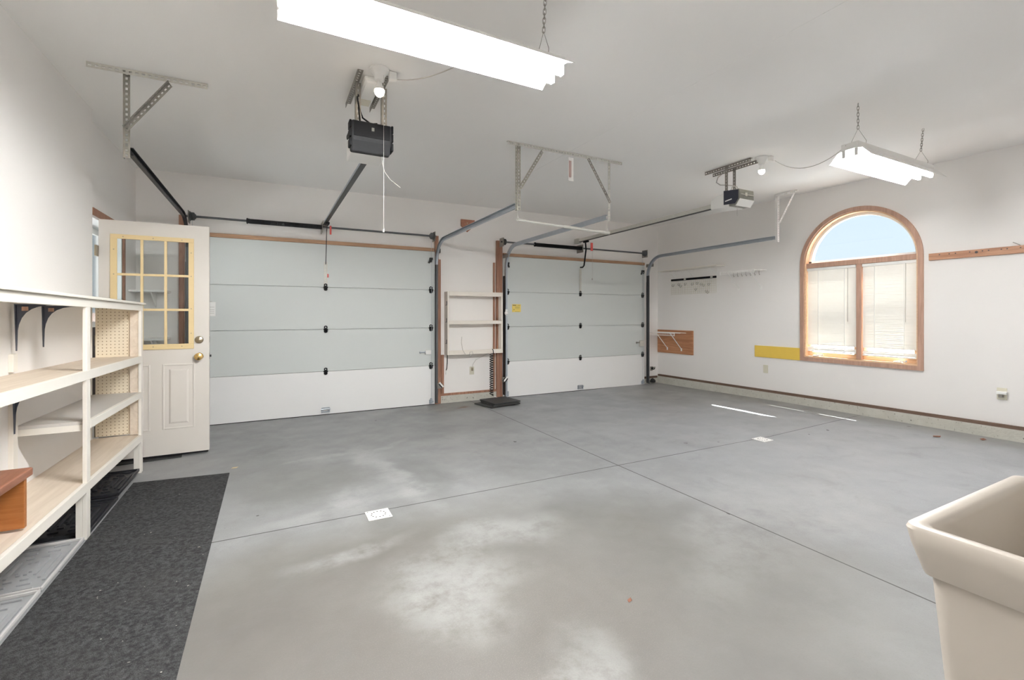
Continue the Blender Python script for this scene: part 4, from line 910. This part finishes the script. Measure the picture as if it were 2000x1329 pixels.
obj('screw', MB().cyl((2.55, YB-0.026, 2.605), (2.55, YB-0.0225, 2.605), 0.01, 8), M['nickel'], wb)
tag(obj('door_button', MB().lathe((3.135, 6.148, 1.288), (0, -1, 0), [(0, 0.032), (0.01, 0.032), (0.02, 0.022), (0.03, 0.018), (0.033, 0.004)], 14).box(3.115, 3.15, 6.135, 6.149, 1.30, 1.345), M['white'], smooth=True), 'round white push button on the track right of the cabinet', 'button')

def sensor(x, y, z, tilt, label, mat2):
    r = thing('safety_sensor', (x, y, z), label, 'safety sensor', 'safety sensors near the floor')
    obj('sensor_mount', MB().box(x-0.03, x+0.03, y-0.004, y, z-0.045, z+0.03), M['galvd'], r)
    obj('sensor_body', MB().bar((x-0.005, y-0.03, z-0.03*tilt), (x+0.035, y-0.03, z+0.02*tilt), (0, 1, 0), 0.05, 0.035), M['black'], r, bevel=0.004)
    obj('sensor_face', MB().bar((x-0.02, y-0.058, z-0.035*tilt+0.012), (x+0.035, y-0.058, z+0.03*tilt+0.012), (0, 1, 0), 0.006, 0.022), mat2, r)
sensor(2.085, 6.14, 0.28, -1, 'black safety sensor with white face low on the left side of the cabinet wall', M['white'])
sensor(3.085, 6.14, 0.30, 1, 'black safety sensor with white face low behind the stacked rubber mats', M['white'])
sensor(6.075, 6.16, 0.30, 0.3, 'black safety sensor low in the corner by the right wall', M['galvd'])

# ------------------------------------------------------------------ right wall things
tag(obj('mounted_board', MB().box(XR-0.014, XR-0.001, 3.687, 4.345, 0.646, 0.812), M['yellow'], bevel=0.002), 'bright yellow painted board on the wall left of the window', 'board')
rl = thing('peg_rail', (XR, 1.4, 1.89), 'brown wooden peg rail with a row of holes right of the window', 'rail')
obj('rail_board', MB().box(XR-0.024, XR-0.001, 0.45, 2.312, 1.855, 1.928), M['casing2'] if 'casing2' in M else wood('rail_wood', (0.36, 0.175, 0.10), (0.52, 0.29, 0.18), 'y'), rl, bevel=0.003)
m = MB()
for y in (2.22, 2.14, 2.09, 1.98, 1.885, 1.84, 1.75, 1.71, 1.62, 1.5, 1.4): m.cyl((XR-0.0255, y, 1.907), (XR-0.023, y, 1.907), 0.006, 8)
m.lathe((XR-0.0255, 1.93, 1.90), (1, 0, 0), [(0, 0.012), (0.002, 0.013)], 12)
obj('peg_hole', m, M['ink'], rl)
obj('bent_nail', MB().tube([(XR-0.012, 1.62, 1.925), (XR-0.03, 1.63, 1.937), (XR-0.05, 1.665, 1.962)], 0.003, 6), M['galvd'], rl)

sh = thing('wall_shelf', (XR, 5.5, 2.05), 'long narrow wooden shelf high on the right wall by the corner', 'shelf')
obj('shelf_board', MB().box(XR-0.205, XR-0.001, 4.86, 6.08, 2.030, 2.048), M['cream'], sh, bevel=0.003)
for y in (5.0, 5.45, 5.85): obj('bracket', MB().tube([(XR-0.003, y, 2.026), (XR-0.18, y, 2.026), (XR-0.003, y, 1.89), (XR-0.003, y, 2.026)], 0.004, 6), M['wire'], sh)
tb = thing('tool_bar', (XR, 5.5, 1.87), 'black tool bar with clips mounted under the narrow shelf', 'tool rack')
obj('mount_bar', MB().box(XR-0.028, XR-0.001, 5.01, 5.935, 1.858, 1.892), M['black'], tb, bevel=0.002)
for y in (5.08, 5.62): obj('clip', MB().box(XR-0.04, XR-0.0285, y-0.02, y+0.02, 1.862, 1.888), M['galvl'], tb, bevel=0.003)
gp = thing('grid_panel', (XR, 5.5, 1.70), 'white wire grid panel with small hooks below the black tool bar', 'grid panel')
m = MB()
for i in range(24):
    y = 5.01+0.925*i/23; m.bar((XR-0.014, y, 1.62), (XR-0.014, y, 1.845), (0, 1, 0), 0.003, 0.003)
for i in range(7):
    z = 1.62+0.225*i/6; m.bar((XR-0.018, 5.01, z), (XR-0.018, 5.935, z), (0, 0, 1), 0.003, 0.003)
obj('grid_mount', m, M['beige'], gp)
for i, (y, z) in enumerate(((5.87, 1.79), (5.74, 1.80), (5.70, 1.77), (5.60, 1.80), (5.45, 1.79), (5.35, 1.80), (5.27, 1.78), (5.22, 1.76), (5.12, 1.77), (5.38, 1.70), (5.17, 1.66), (5.14, 1.64))):
    obj('hook', MB().tube([(XR-0.02, y, z+0.01), (XR-0.03, y, z-0.02), (XR-0.06, y, z-0.03), (XR-0.075, y, z-0.01), (XR-0.075, y-0.02, z+0.005)], 0.0035, 6), M['galvd'], gp)

def wire_shelf(name, y0, y1, z, depth, label, hooks, lip=0.045):
    r = thing(name, (XR, (y0+y1)/2, z), label, 'wire shelf', 'white wire shelves on the right wall')
    m = MB(); xf = XR-depth; k = int((y1-y0)/0.027)
    off = 0.012
    for i in range(k+1):
        y = y0+(y1-y0)*i/k; m.tube([(XR-off, y, z), (xf, y, z), (xf, y, z-lip)], 0.0023, 5)
    for x_, z_ in ((XR-off, z-0.004), (xf+depth*0.5, z-0.004), (xf, z-0.004), (xf, z-lip)): m.cyl((x_, y0, z_), (x_, y1, z_), 0.0038, 6)
    obj('shelf_grid', m, M['wire'], r)
    for y in (y0+(y1-y0)*0.16, y0+(y1-y0)*0.80):
        obj('support_arm', MB().bar((xf+0.01, y, z-0.006), (XR-0.006, y, z-depth*0.85), (0, 1, 0), 0.012, 0.008).box(XR-0.008, XR-0.001, y-0.012, y+0.012, z-depth*0.85-0.03, z-depth*0.85+0.01), M['wire'], r)
    for y in (y0, y1): obj('end_cap', MB().box(xf-0.004, xf+0.004, y-0.005, y+0.005, z-lip-0.006, z+0.006), M['wire'], r)
    if hooks:
        for i in range(hooks):
            y = y0+0.06+(y1-y0-0.14)*i/(hooks-1)
            obj('hook', MB().tube([(XR-0.09, y, z-0.01), (XR-0.09, y, z-0.05), (XR-0.08, y, z-0.07), (XR-0.065, y, z-0.06)], 0.003, 5), M['galvd'], r)
    return r
wire_shelf('wire_shelf', 4.165, 4.72, 1.912, 0.29, 'white wire shelf with hooks between the narrow shelf and the window', 7)
pb = obj('mounted_plywood', MB().box(XR-0.022, XR-0.001, 5.462, 6.262, 0.575, 0.99), M['ply'], bevel=0.002)
tag(pb, 'reddish plywood panel low on the right wall in the corner', 'panel')
def wire2():
    r = thing('wire_shelf', (XR-0.023, 5.8, 0.95), 'white wire shelf mounted on the reddish plywood panel', 'wire shelf', 'white wire shelves on the right wall')
    xw, xf, y0, y1, z, lip = XR-0.024, XR-0.31, 5.60, 6.22, 0.950, 0.045
    m = MB(); k = 23
    for i in range(k+1):
        y = y0+(y1-y0)*i/k; m.tube([(xw-0.004, y, z), (xf, y, z), (xf, y, z-lip)], 0.0024, 5)
    for x_, z_ in ((xw-0.006, z-0.004), (xf+0.14, z-0.004), (xf, z-0.004), (xf, z-lip)): m.cyl((x_, y0, z_), (x_, y1, z_), 0.004, 6)
    obj('shelf_grid', m, M['wire'], r)
    for y in (5.70, 6.02):
        obj('support_arm', MB().bar((xf+0.01, y, z-0.006), (xw-0.006, y, 0.665), (0, 1, 0), 0.012, 0.008).box(xw-0.008, xw-0.0005, y-0.012, y+0.012, 0.63, 0.68), M['wire'], r)
    obj('end_cap', MB().box(xf-0.004, xf+0.004, y0-0.006, y0+0.004, z-lip-0.006, z+0.006), M['wire'], r)
wire2()
tag(obj('corner_debris', MB().lathe((6.17, 6.225, 0.03), (0, 0, 1), [(0, 0.05), (0.03, 0.055), (0.06, 0.03), (0.075, 0.005)], 9), M['dark']), 'dark lump of old fixture in the far right corner', 'debris')

# ------------------------------------------------------------------ utility sink
def sink():
    x0, x1, y0, y1, zt = 1.130, 1.735, -0.15, 0.456, 0.85
    r = thing('utility_sink', ((x0+x1)/2, (y0+y1)/2, 0.0), 'almond plastic utility sink in the near right corner', 'sink')
    def rr(x0, x1, y0, y1, rad, n=5):
        out = []
        for cx, cy, a0 in ((x1-rad, y1-rad, 0), (x0+rad, y1-rad, PI/2), (x0+rad, y0+rad, PI), (x1-rad, y0+rad, 3*PI/2)):
            out += [(cx+rad*math.cos(a0+PI/2*i/n), cy+rad*math.sin(a0+PI/2*i/n)) for i in range(n+1)]
        return out
    def ring(i, z, rad=0.02): return [(x, y, z) for x, y in rr(x0+i, x1-i, y0+i, y1-i, rad)]
    m = MB()
    # skirt outside (slightly tapered), rim, basin inside
    rings = [ring(0.029, zt-0.095, 0.018), ring(0.022, zt-0.097, 0.02), ring(0.019, zt-0.090, 0.022), ring(0.006, zt-0.04, 0.022), ring(0.000, zt-0.008, 0.022), ring(0.003, zt-0.001, 0.022), ring(0.010, zt, 0.02),
             ring(0.024, zt-0.001, 0.022), ring(0.030, zt-0.006, 0.024), ring(0.034, zt-0.02, 0.025), ring(0.062, zt-0.33, 0.05), ring(0.085, zt-0.352, 0.05), ring(0.20, zt-0.36, 0.06)]
    m.ring(rings)
    m.f = m.f[:-2] + [m.f[-1]]
    obj('basin', m, M['sink'], r, smooth=True)
    m = MB(); lo = [[(x, y, z) for x, y in rr(x0+i, x1-i, y0+i, y1-i, 0.03)] for i, z in ((0.0285, zt-0.094), (0.029, zt-0.10), (0.045, zt-0.33), (0.07, 0.02), (0.07, 0.004))]
    m.ring(lo, cap=False); obj('cabinet_shell', m, M['sink'], r, smooth=True)
    obj('drain', MB().lathe(((x0+x1)/2, (y0+y1)/2, zt-0.361), (0, 0, 1), [(0, 0.04), (0.003, 0.042), (0.0035, 0.02)], 16), M['galv'], r)
sink()

# ------------------------------------------------------------------ light, sky, camera
w = bpy.data.worlds.new('sky'); SC.world = w; w.use_nodes = True; t = w.node_tree; bg = t.nodes['Background']
tc = N(t, 'ShaderNodeTexCoord'); sp = N(t, 'ShaderNodeSeparateXYZ'); L(t, tc.outputs['Generated'], sp.inputs[0])
L(t, mixc(t, ramp(t, sp.outputs[2], 0.0, 0.5), (0.80, 0.91, 1.0), (0.60, 0.79, 1.0)), bg.inputs[0]); bg.inputs[1].default_value = LIGHT['sky']
sl = bpy.data.lights.new('sun', 'SUN'); sl.energy = LIGHT['sun']; sl.angle = math.radians(0.53); sl.color = (1.0, 0.975, 0.94)
so = bpy.data.objects.new('sun', sl); COL.objects.link(so); so.location = (12, -4, 12)
so.rotation_euler = Vector((-0.49, 0.38, -1.0)).to_track_quat('-Z', 'Y').to_euler()

cd = bpy.data.cameras.new('camera'); co = bpy.data.objects.new('camera', cd); COL.objects.link(co)
co.location = (0, 0, 1.27); co.rotation_euler = (PI/2, 0, -math.radians(27.718))
cd.sensor_width = 36; cd.lens = 36*897/2000; cd.shift_y = -(664.5-614.3)/2000; cd.clip_start = 0.02
SC.camera = co
SC.view_settings.view_transform = 'Standard'; SC.view_settings.look = 'None'; SC.view_settings.gamma = 1.0; SC.view_settings.exposure = 0.52
SC.view_settings.use_curve_mapping = False
cy = SC.cycles; cy.max_bounces = 16; cy.diffuse_bounces = 10; cy.glossy_bounces = 4; cy.transmission_bounces = 6; cy.transparent_max_bounces = 16
cy.use_denoising = True; cy.sample_clamp_indirect = 6.0; cy.caustics_reflective = False; cy.caustics_refractive = False
